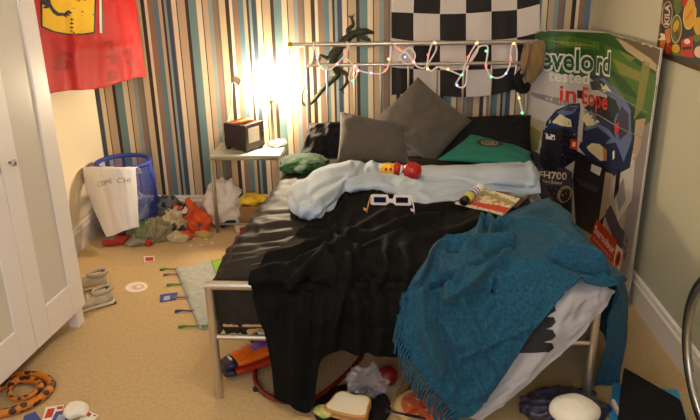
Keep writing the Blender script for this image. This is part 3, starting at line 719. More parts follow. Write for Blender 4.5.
# far car
pg([(546, 122), (556, 110), (570, 104), (580, 103), (581, 114), (577, 158), (566, 165), (548, 166), (540, 152)], 'blue', 3); pg([(581, 106), (587, 108), (583, 126), (581, 150), (577, 160), (578, 130)], 'road', 4)
pg([(557, 112), (569, 106), (579, 105.5), (574, 113), (562, 117)], 'light_blue', 4); pg([(562, 110), (570, 107), (577, 107), (572, 111)], 'slate', 5)
pg([(552, 122), (560, 114), (571, 120), (572, 127), (562, 126)], 'cream', 5)
pg([(543, 130), (560, 128), (573, 132), (577, 142), (576, 160), (564, 168), (548, 166), (540, 156)], 'black', 4)
pg([(544, 133), (555, 135), (555, 140), (546, 139)], 'white', 5)
pg([(540, 148), (550, 152), (560, 164), (556, 172), (544, 170), (540, 162)], 'black', 5)
pg([(571, 139), (578, 140), (577, 150), (570, 148)], 'red', 6); pg([(573, 142), (576, 142.5), (575.5, 147), (572.5, 146)], 'cream', 7)
# near car
pg([(585, 112), (596, 106), (610, 108), (622, 96), (632, 108), (635, 138), (630, 168), (614, 176), (598, 168), (582, 150), (583, 130)], 'blue', 4)
pg([(584, 108), (600, 96), (614, 100), (622, 112), (614, 124), (600, 118)], 'black', 5)
pg([(594, 78), (602, 76), (614, 88), (626, 100), (632, 112), (624, 114), (612, 98), (598, 90)], 'light_blue', 6)
pg([(590, 82), (600, 79), (606, 84), (602, 90), (592, 90)], 'glass', 7); pg([(600, 84), (606, 84), (612, 92), (604, 92)], 'cream', 7); pg([(590, 76), (600, 74), (604, 78), (594, 80)], 'blue', 8)
pg([(608, 96), (616, 100), (620, 112), (612, 118), (608, 106)], 'glass', 7)
pg([(582, 118), (588, 111), (600, 122), (588, 128)], 'cream', 6); pg([(588, 112), (592, 110), (598, 120), (594, 122)], 'light_blue', 7)
pg([(584, 128), (596, 122), (610, 130), (618, 142), (608, 144), (592, 138)], 'light_blue', 6); pg([(586, 131), (598, 127), (612, 138), (606, 143), (590, 140)], 'blue', 7)
pg([(587, 147), (592, 143), (600, 144), (606, 150), (606, 160), (600, 161), (590, 153)], 'cream', 7); pg([(603, 146), (607, 150), (607, 161), (604, 160)], 'amber', 8)
pg([(581, 141), (586, 148), (600, 160), (602, 164), (588, 158), (579, 147)], 'blue', 8)
pg([(614, 120), (622, 102), (631, 112), (632, 140), (624, 162), (616, 142)], 'light_blue', 6); pg([(616, 122), (622, 106), (629, 114), (629, 132), (620, 140)], 'slate', 7)
pg([(615, 124), (620, 122), (619, 132), (615, 134)], 'red', 8); pg([(613, 152), (615, 150), (615, 158), (613, 160)], 'white', 8)
pg([(576, 150), (590, 158), (604, 165), (610, 172), (606, 210), (600, 240), (576, 225), (573, 180)], 'black', 6)
pg([(592, 164), (602, 168), (600, 176), (591, 171)], 'white', 7)
pg([(576, 178), (586, 182), (600, 188), (596, 192), (580, 186)], 'slate', 7); pg([(606, 172), (613, 174), (606, 214), (599, 222)], 'tan', 7)
pg([(616, 178), (618, 168), (621, 170), (619, 190), (614, 200)], 'black', 5)
# info panel
pg([(534, 172), (573, 178), (572, 215), (560, 212)], 'slate', 8); pg([(545, 186), (572, 186), (572, 215), (562, 212)], 'black', 9)
pg(ell(565, 194, 7, 9, .5), 'tan', 10); pg(ell(565.6, 195, 4.8, 7, .5), 'black', 11)
LY.append((*text_tris('FH700', (538.5, 178.0), (567, 179.6), (0.3, -7.2), .025), ci('cream'), 10))
LY.append((*text_tris('Fast Estate', (543, 182.4), (562, 184.4), (0.2, -3.0), .01), ci('cream'), 10))
# masthead
def title(s, p0, p1, u, col, out=None, lev=12):
    if out: LY.append((*text_tris(s, (p0[0]-.5, p0[1]+.6), (p1[0]+.5, p1[1]+.6), (u[0]*1.06, u[1]*1.06), .075), ci(out), lev))
    LY.append((*text_tris(s, p0, p1, u, .022), ci(col), lev + 1))
title('evelo', (540, 68), (594, 71), (0.6, -21), 'letter_green', 'white'); title('rd', (597, 72), (610, 74), (1.2, -22), 'letter_green', 'white')
title('tested', (548, 80.5), (590, 84), (0.5, -12), 'white')
title('in', (559.5, 100.5), (576.5, 102.5), (0.6, -16.5), 'red', None); pg([(577.5, 90), (583, 90.5), (583, 99), (577.5, 98)], 'black', 9)
title('Eope', (582.5, 103), (608, 110), (0.8, -17), 'red', None, 14)
# red label
pg([(597, 219), (617.5, 241), (614, 264), (590.5, 240)], 'label_red', 9); pg([(617, 244), (623.5, 251), (620, 272), (613, 264)], 'cream', 9)
pg(ell(618.4, 259, 2.6, 8.2, .22), 'label_red', 10); pg(ell(618.6, 259, 1.0, 5, .22), 'black', 11)
LY.append((*text_tris('Surcobur', (594.2, 231.5), (614, 254.5), (1.6, -7.4), .03), ci('white'), 11))
for a in range(9): pg([(593.4 + a*2.0, 238.6 + a*2.2), (594.6 + a*2.0, 239.9 + a*2.2), (595.0 + a*2.0, 238.6 + a*2.2), (593.8 + a*2.0, 237.3 + a*2.2)], 'cream', 11)
# creases and white margin
pg([(600, 88), (612, 92), (648, 112), (648, 113.2), (612, 93.3), (600, 89.2)], 'grey', 12); pg([(584, 110), (600, 115), (620, 127), (644, 138), (644, 139.2), (620, 128.4), (600, 116.4), (584, 111.2)], 'grey', 12)
prints('printed_picture', LY, po_bv, [v[1] for v in PC.values()], po, 0.0004, 0.00022, 5.0)
bm = B()
a, b = plan[-1], plan[-2]; d = (b - a).normalized(); nrm = V((-1, 0, 0))
for off, z0, z1 in ((0.0, 0.004, 1.238),):
    q = [a + nrm*.0045, a + d*.010 + nrm*.0045]
    vs = [bm.verts.new((p.x, p.y, z)) for z in (z0, z1) for p in q]
    bm.faces.new((vs[0], vs[1], vs[3], vs[2]))
obj('white_margin', bm, mat('paper_white', (226, 220, 206), 0.5), po, smooth=False, label='white edge of the poster')

# food poster high on the sage wall
p0, p1 = Xp(657.5, 44, XR-.004), Xp(713, 62, XR-.004)
bm = B(); G = []
ys = [p0.y + (p1.y - p0.y) * k / 8 for k in range(9)]
for k, y in enumerate(ys): G.append([bm.verts.new((XR - 0.006 - 0.006*math.sin(k/8*PI), y, 1.19 + 0.62 * i / 8)) for i in range(9)])
for a, b in zip(G, G[1:]):
    for i in range(8): bm.faces.new((a[i], b[i], b[i+1], a[i+1]))
bm.normal_update()
if list(bm.faces)[0].normal.x > 0: bmesh.ops.reverse_faces(bm, faces=bm.faces)
bm.normal_update(); fp_bv = BVHTree.FromBMesh(bm)
fp = obj('food_poster', bm, mat('poster_backing', (112, 84, 40), 0.4), base=(XR-.01, ys[4], 1.19))
s = fp.modifiers.new('thickness', 'SOLIDIFY'); s.thickness = 0.002; s.offset = -1
tag(fp, 'colourful poster of labels and vegetables on the sage wall above the car poster', 'poster')
FC = {}
def fpm(k, c): FC[k] = (len(FC), mat('food_' + k, c, 0.4))
for k, c in (('yellow', (214, 160, 24)), ('red', (188, 40, 26)), ('green', (92, 108, 34)), ('purple', (66, 38, 44)), ('cream', (226, 206, 170)), ('orange', (210, 116, 26)), ('brown', (92, 66, 30)), ('pale', (214, 186, 150)), ('dark', (46, 34, 18))): fpm(k, c)
LY = []
fg = lambda poly, k, lev=1: LY.append((*tess(poly), FC[k][0], lev))
fg([(655, -60), (720, -60), (720, 70), (655, 58)], 'dark', 0)
fg([(659, 4), (663, 0), (662, 28), (659, 26)], 'orange')
fg(ell(667.5, 14.5, 5.2, 13.4, .08), 'cream', 2); fg(ell(667.5, 14.5, 4.6, 12.6, .08), 'purple', 3); fg(ell(667.5, 14.5, 3.8, 11.3, .08), 'purple', 4)
LY.append((*text_tris('KILA', (669.6, 25), (670.4, 4.6), (-5.0, -0.4), .03), FC['cream'][0], 5))
fg(ell(690, 14.5, 6.6, 15.2, .12), 'cream', 2); fg(ell(690, 14.5, 6.0, 14.4, .12), 'yellow', 3); fg([(686, 18), (692, 9), (694, 10), (688, 20)], 'orange', 4)
fg(ell(676.5, 29, 5.6, 14.4, .06), 'pale', 2); fg(ell(676.5, 29, 4.9, 13.4, .06), 'green', 3); fg(ell(676.5, 26, 2.6, 6, .3), 'yellow', 4); fg(ell(677, 34, 2.2, 5, -.3), 'brown', 4)
fg([(674, -4), (682, -4), (682, 10), (677, 16), (674, 8)], 'green', 2); fg([(682, -6), (689, -6), (687, 6), (683, 7)], 'red', 2)
fg([(665, 30), (670, 28), (671, 42), (667, 44)], 'orange', 2); fg(ell(668.5, 49, 3.2, 5), 'red', 3); fg([(658, 32), (665, 34), (666, 40), (658, 40)], 'cream', 2); fg([(660, 40), (666, 40), (664, 50), (660, 48)], 'orange', 2)
fg([(682, 40), (693, 36), (694, 58), (681, 56)], 'red', 3); fg(ell(687.5, 41.5, 3, 2.6), 'cream', 4); fg([(683, 47), (692, 46), (692, 49), (683, 50)], 'dark', 4)
fg(ell(676, 48.5, 4.2, 4.6), 'yellow', 3); fg([(671, 52), (681, 50), (681, 56), (672, 55)], 'green', 2)
fg(ell(699, 26, 5, 9), 'yellow', 3); fg(ell(700, 52, 5.5, 6), 'pale', 3); fg(ell(699, 2, 4, 8), 'purple', 3); fg(ell(697, 38, 4, 4), 'green', 2)
prints('printed_picture', LY, fp_bv, [v[1] for v in FC.values()], fp, 0.0006, 0.0003, 4.0)

# ================================================================== ON THE HEADBOARD
YH = 4.215
# iguana toy clinging to both rails
liz_m = mat('iguana_green', (58, 60, 36), 0.6, var=0.55, vscale=28, bump=0.5, bscale=140, col2=(44, 42, 26))
lz = thing('toy_iguana', 'green brown rubber iguana draped over the headboard rails with its tail hooked round', 'toy lizard', tuple(Yp(338, 62, YH)))
yf = YH + 0.038
body = [Yp(374, 33, yf+.02), Yp(367, 31.5, yf+.01), Yp(360, 32.5, yf), Yp(352, 35, yf-.005), Yp(345, 41, yf-.008), Yp(339, 48, yf-.012), Yp(333, 57, yf-.012), Yp(334, 66, yf-.012), Yp(337, 74, yf), Yp(331, 81, yf), Yp(323, 89, yf), Yp(316, 98, yf), Yp(310, 104, yf), Yp(304.5, 105, yf), Yp(302, 100, yf), Yp(303, 92, yf), Yp(307, 84, yf+.004), Yp(310, 80, yf+.008)]
rad = [.006, .015, .018, .020, .024, .027, .028, .026, .021, .016, .013, .0105, .009, .0075, .006, .0045, .003, .0015]
pts = spline(body, 6); rr = [rad[min(k//6, 17)] + (rad[min(k//6+1, 17)] - rad[min(k//6, 17)]) * (k % 6)/6 for k in range(len(pts))]
bm = B(); rr = [x*1.15 if i < 50 else x*1.15 for i, x in enumerate(rr)]
add_tube(bm, pts, rr, 14)
for k in range(8, 70, 3):
    t = (pts[k+1] - pts[k-1]).normalized(); side = t.cross(V((0, -1, 0))).normalized()
    if side.x + side.z < 0 and k < 40: side = -side
    c = pts[k] + side * rr[k] * 0.9
    a = [bm.verts.new(c - t*.006), bm.verts.new(c + t*.006), bm.verts.new(c + side*(.012 if k < 40 else .006) + t*.004)]
    bm.faces.new(a)
obj('body', bm, liz_m, lz)
def lizard_leg(p, kind):
    bm = B(); add_tube(bm, spline(p, 5), [.016 - .0075 * k / (5*(len(p)-1)) for k in range(5*(len(p)-1)+1)], 10)
    e = V(p[-1]); d = (V(p[-1]) - V(p[-2])).normalized(); s = d.cross(V((0, -1, 0))).normalized()
    for q in (-1, -.4, .2, .8): add_tube(bm, [e, e + (d + s*q*.8)*.014 + V((0, -.004, 0)), e + (d*1.3 + s*q*1.2)*.022], [.0042, .0035, .0012], 6)
    obj('leg', bm, liz_m, lz)
lizard_leg([Yp(349, 37, yf), Yp(348, 30, yf-.015), Yp(353, 25, yf-.01), Yp(352, 19, yf)], 0)
lizard_leg([Yp(357, 34, yf), Yp(364, 38, yf-.02), Yp(369, 40, yf-.02), Yp(370, 44, yf-.01)], 0)
lizard_leg([Yp(334, 58, yf), Yp(327, 58, yf-.02), Yp(321, 56, yf-.02), Yp(319, 60, yf-.01)], 0)
lizard_leg([Yp(337, 70, yf), Yp(346, 74, yf-.015), Yp(347, 82, yf-.01), Yp(343, 88, yf)], 0)
for dy in (-.013, .013):
    bm = B(); bmesh.ops.create_icosphere(bm, subdivisions=2, radius=.0045, matrix=Matrix.Translation(Yp(367, 30.5, yf+.01) + V((0, dy, .007)))); obj('eye', bm, mat('eye_black', (14, 12, 10), .2), lz)

# rope of coloured lights wound round the rails
rope = mat('clear_cable', (244, 226, 214), 0.3, trans=0.3, emit=0.12)
def y_(k): return YH + k
F1, B1 = -.024, .024
LP = [(298, 116, F1), (299, 98, F1), (300, 82, F1), (304, 70, F1), (312, 62, F1), (313.5, 47, F1), (314, 42.5, 0), (315, 47, B1), (317, 58, F1), (321, 67, F1), (329, 69.5, F1), (337, 64, F1), (344, 56, F1), (348, 48, F1), (347, 42, 0), (343.5, 46, B1), (347, 58, F1), (354, 66, F1), (357, 74, F1), (352, 81.5, F1), (349, 77, F1), (354.5, 64, 0),
      (359, 70, F1), (369, 73, F1), (380, 73.5, F1), (387, 69, F1), (390, 57, F1), (391, 43, 0), (396, 47, F1), (402, 51, F1), (410, 48, F1), (415, 55, F1), (412, 63, F1), (404, 63, F1), (400, 57, F1), (405, 52, F1), (412, 60, F1), (418, 67, F1), (426, 67, F1), (428.5, 55, F1), (432, 44, F1), (435, 41.5, 0), (436, 50, B1), (428, 65, B1), (431, 71, F1), (438, 67, F1), (450, 70.5, F1), (462, 75, F1), (464, 68, F1), (470, 54, F1), (476, 44, F1), (478, 41.5, 0), (477, 52, B1), (465, 70, B1), (458, 80, F1), (456, 85, F1), (462, 87.5, F1), (466, 83, F1), (468, 66, 0), (478, 48, B1), (487, 46, 0), (487.5, 54, F1), (486, 66, F1), (490, 75, F1), (497, 78, F1), (505, 74.5, F1), (510, 64, F1), (511, 50, F1), (514, 42, 0), (517, 52, B1), (516, 68, B1), (515, 80, F1), (519, 98, F1), (523, 114, F1)]
rp = spline([Yp(a, b, y_(c)) for a, b, c in LP], 6)
fl = thing('rope_light', 'clear rope of small coloured lights wound along both headboard rails', 'fairy lights', tuple(Yp(300, 116, YH)))
bm = B(); add_tube(bm, rp, .0052, 8); obj('cable', bm, rope, fl)
cols = {'r': (255, 90, 80), 'g': (90, 235, 180), 'b': (150, 160, 255), 'y': (255, 214, 120), 'p': (255, 150, 160)}
EB = {k: mat('bulb_' + k, c, .4, emit=2.6) for k, c in cols.items()}
for i, ((a, b), c) in enumerate(zip([(317, 58), (322, 68), (337, 64), (346, 52), (355, 66), (353, 81), (358, 71), (371, 73), (385, 70), (388.5, 59), (399, 49), (405, 57), (414, 62), (428, 55), (427.5, 69), (435, 43), (448, 69), (462, 75), (457, 85), (468, 57), (477, 43), (486, 51), (486, 66), (491, 77), (506, 73.5), (511, 59), (514, 43.5), (515.5, 80), (519, 98), (522, 113)],
                                    'bgprpgpbryrbpryyygbrygrgbrygyg' + 'rg')):
    bm = B(); bmesh.ops.create_icosphere(bm, subdivisions=2, radius=.0072, matrix=Matrix.Translation(Yp(a, b, YH - .028)))
    q = obj('bulb', bm, EB[c], fl)
# tan knitted hat over the rail end
hat = mat('tan_knit', (150, 118, 74), 0.95, bump=1.0, bscale=120, sheen=0.4)
hc = Yp(534, 61, YH - .03)
th = thing('knitted_hat', 'tan knitted hat hooked over the end of the headboard rail', 'hat', tuple(hc))
bm = B(); t = bmesh.new(); bmesh.ops.create_icosphere(t, subdivisions=5, radius=1)
for v in t.verts:
    p = v.co.copy(); a = math.atan2(p.z, p.x)
    k = 1 + .07 * math.sin(a * 4 + p.y*3 + p.x*5) * (1 - abs(p.y)) + .12 * noise.noise(p * 1.7) + .02 * noise.noise(p * 9)
    if p.z < -0.2: p.x *= 1 + .25 * (p.z + .2)
    v.co = hc + Matrix.Rotation(math.radians(8), 3, 'Y') @ V((p.x * .066 * k, p.y * .07 * k, p.z * .122 * k))
merge(bm, t); obj('crown', bm, hat, th)
e = [hc + V((-.058 + .012*math.cos(x), -.01 + .055*math.sin(x), .02 + .085*math.cos(x))) for x in [2*PI*k/40 for k in range(41)]]
bm = B(); add_tube(bm, e, .012, 8); obj('brim', bm, hat, th)
bag_s = [Yp(523, 70, YH-.03), Yp(518, 78, YH-.04), Yp(519, 86, YH-.04), Yp(525, 89, YH-.035), Yp(529, 83, YH-.03)]
bm = B(); add_tube(bm, spline(bag_s, 6), [.014 + .02*math.sin(PI*k/24) for k in range(25)], 10); tag(obj('black_sock', bm, blk_pillow, base=tuple(bag_s[2])), 'small black sock hanging under the tan hat on the headboard', 'sock')

# ================================================================== BEDSIDE TABLE
tl = mat('champagne_metal', (168, 162, 140), 0.4, 0.6)
glass = mat('table_top_glass', (206, 210, 192), 0.15, var=0, spec=0.6)
FLt, FRt = Zp(210.5, 156, .50), Zp(281, 153, .50)
tx0, tx1, ty0, ty1 = FLt.x, FRt.x, 4.04, 4.285
tb = thing('bedside_table', 'small metal bedside table with a pale glass top beside the striped wall', 'bedside table', ((tx0+tx1)/2, (ty0+ty1)/2, 0))
bm = B(); add_box(bm, ((tx0+tx1)/2, (ty0+ty1)/2, .498), (tx1-tx0+.01, ty1-ty0+.01, .014), .005); obj('table_top', bm, glass, tb, smooth=False)
bm = B()
for y in (ty0, ty1): add_tube(bm, [V((tx0, y, .482)), V((tx1, y, .482))], .010, 10)
for x in (tx0, tx1): add_tube(bm, [V((x, ty0, .482)), V((x, ty1, .482))], .010, 10)
obj('top_frame', bm, tl, tb)
for x in (tx0+.004, tx1-.004):
    for y in (ty0+.002, ty1-.002):
        bm = B(); add_tube(bm, [V((x, y, 0)), V((x, y, .492))], .0115, 12); obj('leg', bm, tl, tb)
for y in (ty0+.002, ty1-.002):
    bm = B(); add_tube(bm, [V((tx0, y, .055)), V((tx1, y, .055))], .008, 8); obj('stretcher', bm, tl, tb)
# portable television
TZ = .506
c0 = V((-.818, 4.085, TZ))            # near bottom corner of the screen face
th_ = math.radians(57)
ex = V((math.cos(th_), math.sin(th_), 0)); ey = V((-math.sin(th_), math.cos(th_), 0))
tv = thing('portable_television', 'small black portable television with a grey screen on the bedside table', 'television', tuple(c0 + ex*.08 + ey*.085))
# ex runs along the screen face, -ey... the face looks towards the bed
def tvp(a, b, z): return c0 + ex*a + ey*b + V((0, 0, z))
RT = Matrix((ex, ey, V((0, 0, 1)))).transposed()
tvb = mat('black_plastic', (34, 24, 24), 0.45, bump=0.05, bscale=300)
W, D, H = .160, .172, .150
bm = B(); add_box(bm, tvp(W/2, D/2+.012, .016+H/2), (W, D, H), .008, RT); obj('case', bm, tvb, tv, smooth=False)
bm = B(); add_box(bm, tvp(W/2, .006, .016+H/2), (W+.012, .020, H+.012), .006, RT); obj('front_bezel', bm, tvb, tv, smooth=False)
bm = B(); add_box(bm, tvp(W*.44, -.0045, .026+H/2), (.096, .003, .092), .001, RT); obj('screen', bm, mat('grey_screen', (168, 158, 148), 0.25), tv, smooth=False, label='grey screen')
for a in (.012, W-.02):
    bm = B(); add_box(bm, tvp(a, .01, .009), (.026, .03, .018), .005, RT); obj('foot', bm, tvb, tv, smooth=False)
for a in (.012, W-.02):
    bm = B(); add_box(bm, tvp(a, D-.01, .009), (.026, .03, .018), .005, RT); obj('foot', bm, tvb, tv, smooth=False)
for z in (.05, .08, .105):
    bm = B(); add_lathe(bm, [(0, 0), (.007, 0), (.006, .006), (0, .007)], tvp(W-.012, -.004, z), 12, axis=Matrix((ex, V((0, 0, 1)), -ey)).transposed()); obj('dial', bm, tvb, tv)
# orange toy animal lying on the television
zt = .016 + H + .002
ot = thing('toy_gecko', 'small orange toy lizard lying on top of the black television', 'toy', tuple(tvp(.05, .06, zt)))
om = mat('orange_rubber', (214, 110, 50), .5)
bp = [tvp(.10, .02, zt+.014), tvp(.085, .035, zt+.017), tvp(.06, .05, zt+.014), tvp(.03, .06, zt+.010), tvp(.0, .085, zt+.007), tvp(-.0, .12, zt+.006), tvp(.015, .145, zt+.004)]
bm = B(); add_tube(bm, spline(bp, 5), [.008 + .007*math.sin(min(1, k/14)*PI*.8) if k < 18 else max(.002, .009-.0006*(k-14)) for k in range(31)], 10); obj('body', bm, om, ot)
for q, s in ((1, 1), (1, -1), (3, 1), (3, -1)):
    bm = B(); e = V(bp[q]); d = V((s*.6, s*.5, 0)).normalized(); add_tube(bm, [e, e + d*.02, e + d*.032 + V((0, 0, TZ+zt+.004-e.z))], [.006, .005, .004], 8); obj('leg', bm, om, ot)
paper = mat('white_paper', (236, 228, 212), .75, bump=.1, bscale=60)
def crumple(name, label, cat, c, r, m, seed, amp=.5, freq=14, floor=None, group=None, sub=4):
    bm = B(); add_blob(bm, c, r, seed, amp, freq, sub, floor=floor); o = obj(name, bm, m, base=(c[0], c[1], floor if floor is not None else c[2])); return tag(o, label, cat, group)
q = Zp(279, 146, TZ); crumple('tissue', 'crumpled white tissue lying at the bedside table corner by the television', 'tissue', (q.x-.01, q.y+.02, TZ+.014), (.06, .06, .022), paper, 3, .7, 22, TZ+.001)
q = Zp(272, 146.5, TZ); bm = B(); add_tube(bm, spline([q + V((-.02, 0, .006)), q + V((0, .01, .012)), q + V((.02, -.004, .006))], 5), .005, 8); tag(obj('pink_sweet', bm, mat('pink_plastic', (226, 130, 100), .5), base=tuple(q)), 'tiny pink sweet beside the white tissue on the bedside table', 'sweet')
# lamp with a bare frosted globe
lc = V((-.675, 4.255, TZ))
lp = thing('table_lamp', 'bedside lamp with a glowing bare white globe behind the television', 'lamp', tuple(lc))
bm = B(); add_lathe(bm, [(0, 0), (.042, 0), (.042, .012), (.02, .02), (.009, .035), (.009, .27), (.022, .285), (.022, .315), (0, .316)], lc, 24); obj('base', bm, tl, lp)
bm = B(); bmesh.ops.create_uvsphere(bm, u_segments=24, v_segments=16, radius=.052, matrix=Matrix.Translation(lc + V((0, 0, .36))))
gm = mat('lamp_globe', (255, 232, 196), .4, emit=400.0); obj('bulb', bm, gm, lp, label='glowing white globe')
arm = [Yp(236, 79, 4.2), Yp(232, 84, 4.2), Yp(231.5, 96, 4.2), Yp(230, 112, 4.28), Yp(224, 136, 4.28)]
# small clip spotlight standing beside, switched off, tangled in the glow
sp = thing('clip_spotlight', 'small pale spotlight on a thin bent arm at the far edge of the bedside table', 'lamp', (arm[-1].x, arm[-1].y, TZ))
bm = B(); add_tube(bm, spline([V((arm[-1].x, arm[-1].y, TZ))] + arm[::-1], 6), .0045, 8); add_lathe(bm, [(0, 0), (.03, 0), (.03, .008), (0, .01)], (arm[-1].x, arm[-1].y, TZ), 16); obj('arm', bm, mat('cream_enamel', (232, 214, 176), .4), sp)
d = V((.75, -.2, -.5)).normalized(); x, y = frame_for(d)
bm = B(); add_lathe(bm, [(.0, -.02), (.014, -.018), (.018, 0), (.030, .045), (.027, .045), (.014, .004), (0, .002)], arm[0], 20, axis=Matrix((x, y, d)).transposed()); obj('shade', bm, mat('cream_enamel', (232, 214, 176), .4), sp)

# ================================================================== SMALL THINGS ON THE BED
def on(bv, px, py):
    h = bv.ray_cast(CAM, ray(px, py).normalized()); return h[0]
def drop(bvs, p):
    z = -1
    for b in bvs:
        h = b.ray_cast(V((p.x, p.y, 2)), V((0, 0, -1)))
        if h[0]: z = max(z, h[0].z)
    return V((p.x, p.y, z))
ALLB = [mattress_bv, duvet_bv, bk_bv, ls_bv, tw_bv]
# green and white T-shirt crumpled beside the pillows
p = Zp(297, 169, .55); g = patchy('green_print', [(206, 204, 186), (24, 66, 32), (36, 96, 40), (22, 60, 30), (30, 84, 36)], 9.0)
bm = B(); add_blob(bm, (p.x+.03, p.y+.06, .562), (.135, .17, .032), 5, .6, 9, 5)
for v in bm.verts:
    z = drop([duvet_bv], v.co).z
    if z > 0 and v.co.z < z + .003: v.co.z = z + .003
o = obj('green_shirt', bm, g, base=(p.x, p.y, .55)); tag(o, 'crumpled green shirt with white patches on the bed beside the bedside table', 'shirt')
# apple and chilli-red toy car between the folds of the sheet
p = drop(ALLB, Zp(412.5, 172, .62)); r = .047
bm = B(); add_lathe(bm, [(0, -.80), (.30, -.93), (.62, -.80), (.92, -.35), (1.0, .1), (.90, .52), (.62, .82), (.34, .90), (.14, .80), (0, .66)], (0, 0, 0), 28)
bmesh.ops.transform(bm, matrix=Matrix.Translation(p + V((0, 0, r*.82))) @ Matrix.Rotation(.35, 4, 'X') @ Matrix.Scale(r, 4), verts=bm.verts)
ap = thing('apple', 'shiny red apple resting on the pale sheet before the cushions', 'apple', tuple(p))
obj('fruit', bm, mat('apple_red', (196, 26, 16), .22, var=.5, vscale=30, coat=.4, col2=(150, 14, 10)), ap)
bm = B(); e = p + V((0, -.012, r*1.55)); add_tube(bm, [e - V((0, 0, .012)), e + V((.003, 0, .008)), e + V((.008, 0, .018))], .002, 6); obj('stem', bm, mat('stem_brown', (80, 50, 26), .7), ap)
p = drop(ALLB, Zp(392, 172.5, .60)) + V((0, 0, .012))
ca = thing('squeezy_toy', 'small yellow and red toy lying left of the apple on the sheet', 'toy', tuple(p))
def toycol(n, c): return mat(n, c, .35)
bm = B(); add_blob(bm, p + V((-.018, 0, .012)), (.042, .03, .034), 2, .12, 20, 4, ridged=False); obj('body', bm, toycol('toy_yellow', (244, 190, 36)), ca)
bm = B(); add_blob(bm, p + V((.026, 0, .014)), (.024, .031, .036), 4, .1, 20, 4, ridged=False); obj('head', bm, toycol('toy_red', (190, 36, 26)), ca, label='red front')
bm = B(); add_box(bm, p + V((.046, -.01, .016)), (.014, .03, .04), .004, Matrix.Rotation(.3, 3, 'Y')); obj('face_plate', bm, toycol('toy_white', (236, 230, 222)), ca, smooth=False, label='white plate')
bm = B(); add_box(bm, p + V((.056, -.008, .014)), (.008, .026, .032), .003, Matrix.Rotation(.3, 3, 'Y')); obj('trim', bm, toycol('toy_dark', (40, 40, 36)), ca, smooth=False, label='dark trim')
bm = B(); add_tube(bm, spline([p + V((-.035, 0, .004)), p + V((-.05, -.004, -.004)), p + V((-.066, -.008, -.010))], 4), [.014, .013, .012, .011, .010, .009, .008, .006, .004], 10); obj('tail', bm, toycol('toy_red', (190, 36, 26)), ca, label='red tail')
for dx in (-.03, -.008):
    bm = B(); add_blob(bm, p + V((dx, -.026, .02)), (.009, .006, .010), 1, 0, 1, 2, ridged=False); obj('spot', bm, toycol('toy_red', (190, 36, 26)), ca, label='red spot')
# paper 3-D glasses
g0, g1 = on(bk_bv, 370.5, 209.5), on(bk_bv, 411.5, 209.5)
ax = (g1 - g0); ax.z = 0; Lg = ax.length; ax.normalize(); back = V((-ax.y, ax.x, 0)); zb = max(g0.z, g1.z) + .004
gl = thing('card_glasses', 'white cardboard 3-D glasses with dark lenses standing on the black cloth', 'glasses', tuple((g0+g1)/2))
card = mat('white_card', (240, 222, 218), .7)
def gp(a, z, b=0): return V((g0.x, g0.y, zb)) + ax*a*Lg + V((0, 0, z)) + back*b
bm = B()
hz0, hz1 = .014, .064
fr = [(0, hz0+.004), (.0, hz1-.006), (.05, hz1), (.42, hz1), (.455, hz1-.02), (.545, hz1-.02), (.58, hz1), (.95, hz1), (1.0, hz1-.006), (1.0, hz0+.004), (.95, hz0), (.62, hz0), (.54, hz0+.012), (.46, hz0+.012), (.38, hz0), (.05, hz0)]
add_prism(bm, [gp(a, z) for a, z in fr], back*.0016); obj('front', bm, card, gl, smooth=False)
for a0, a1, c in ((.085, .38, (22, 26, 62)), (.62, .915, (30, 22, 26))):
    bm = B(); add_prism(bm, [gp(a0, hz0+.013, -.0012), gp(a1, hz0+.013, -.0012), gp(a1, hz1-.012, -.0012), gp(a0, hz1-.012, -.0012)], back*-.0012); obj('lens', bm, mat('lens_%d' % c[0], c, .2), gl, smooth=False, label='dark lens')
for a, s in ((0.0, -1), (1.0, 1)):
    bm = B(); e = [gp(a, hz1-.012), gp(a, hz0+.008), gp(a + s*.02, -.03+.01, -.07)]
    f0, f1, f2 = gp(a, .050, -.0), gp(a + s*.04, .028, -.03), gp(a + s*.07, .006, -.055)
    w = V((0, 0, .016))
    for p_, q_ in ((f0, f1), (f1, f2)):
        add_prism(bm, [p_ + w*.7, p_ - w*.7, q_ - w*.6, q_ + w*.6], ax*.0016)
    h = f2 + ax*(-s)*.0; add_prism(bm, [f2 + V((0, 0, .010)), f2 - V((0, 0, .002)), f2 + ax*(-.016)*1 + back*.012 - V((0, 0, .0)), f2 + ax*(-.016)*1 + back*.012 + V((0, 0, .012))], ax*.0016)
    obj('temple', bm, mat('orange_card', (226, 168, 96), .7) if s < 0 else card, gl, smooth=False)
# magazines and a tube
mg = mat('magazine_paper', (228, 214, 190), .4)
zc = .578
q = [Zp(455, 204, zc), Zp(503, 216, zc), Zp(520, 200, zc), Zp(484, 190, zc)]
cov = patchy('magazine_cover', [(112, 132, 150), (230, 224, 206), (236, 210, 150), (244, 230, 196), (226, 190, 120), (206, 110, 66)], 40, .35, 0)
ma = thing('magazine', 'glossy magazine with a red and cream cover lying at the edge of the teal throw', 'magazine', tuple(sum(q, V())/4))
bm = B(); add_prism(bm, q, (0, 0, .007)); obj('pages', bm, mg, ma, smooth=False)
bm = B(); add_prism(bm, [p + V((0, 0, .0072)) for p in q], (0, 0, .0008)); obj('cover', bm, cov, ma, smooth=False)
bm = B(); k = [q[0].lerp(q[3], .06), q[1].lerp(q[2], .06), q[1].lerp(q[2], .38), q[0].lerp(q[3], .20)]; add_prism(bm, [p + V((0, 0, .0082)) for p in k], (0, 0, .0004)); obj('red_band', bm, mat('band_red', (214, 66, 34), .35), ma, smooth=False, label='red band along the near edge')
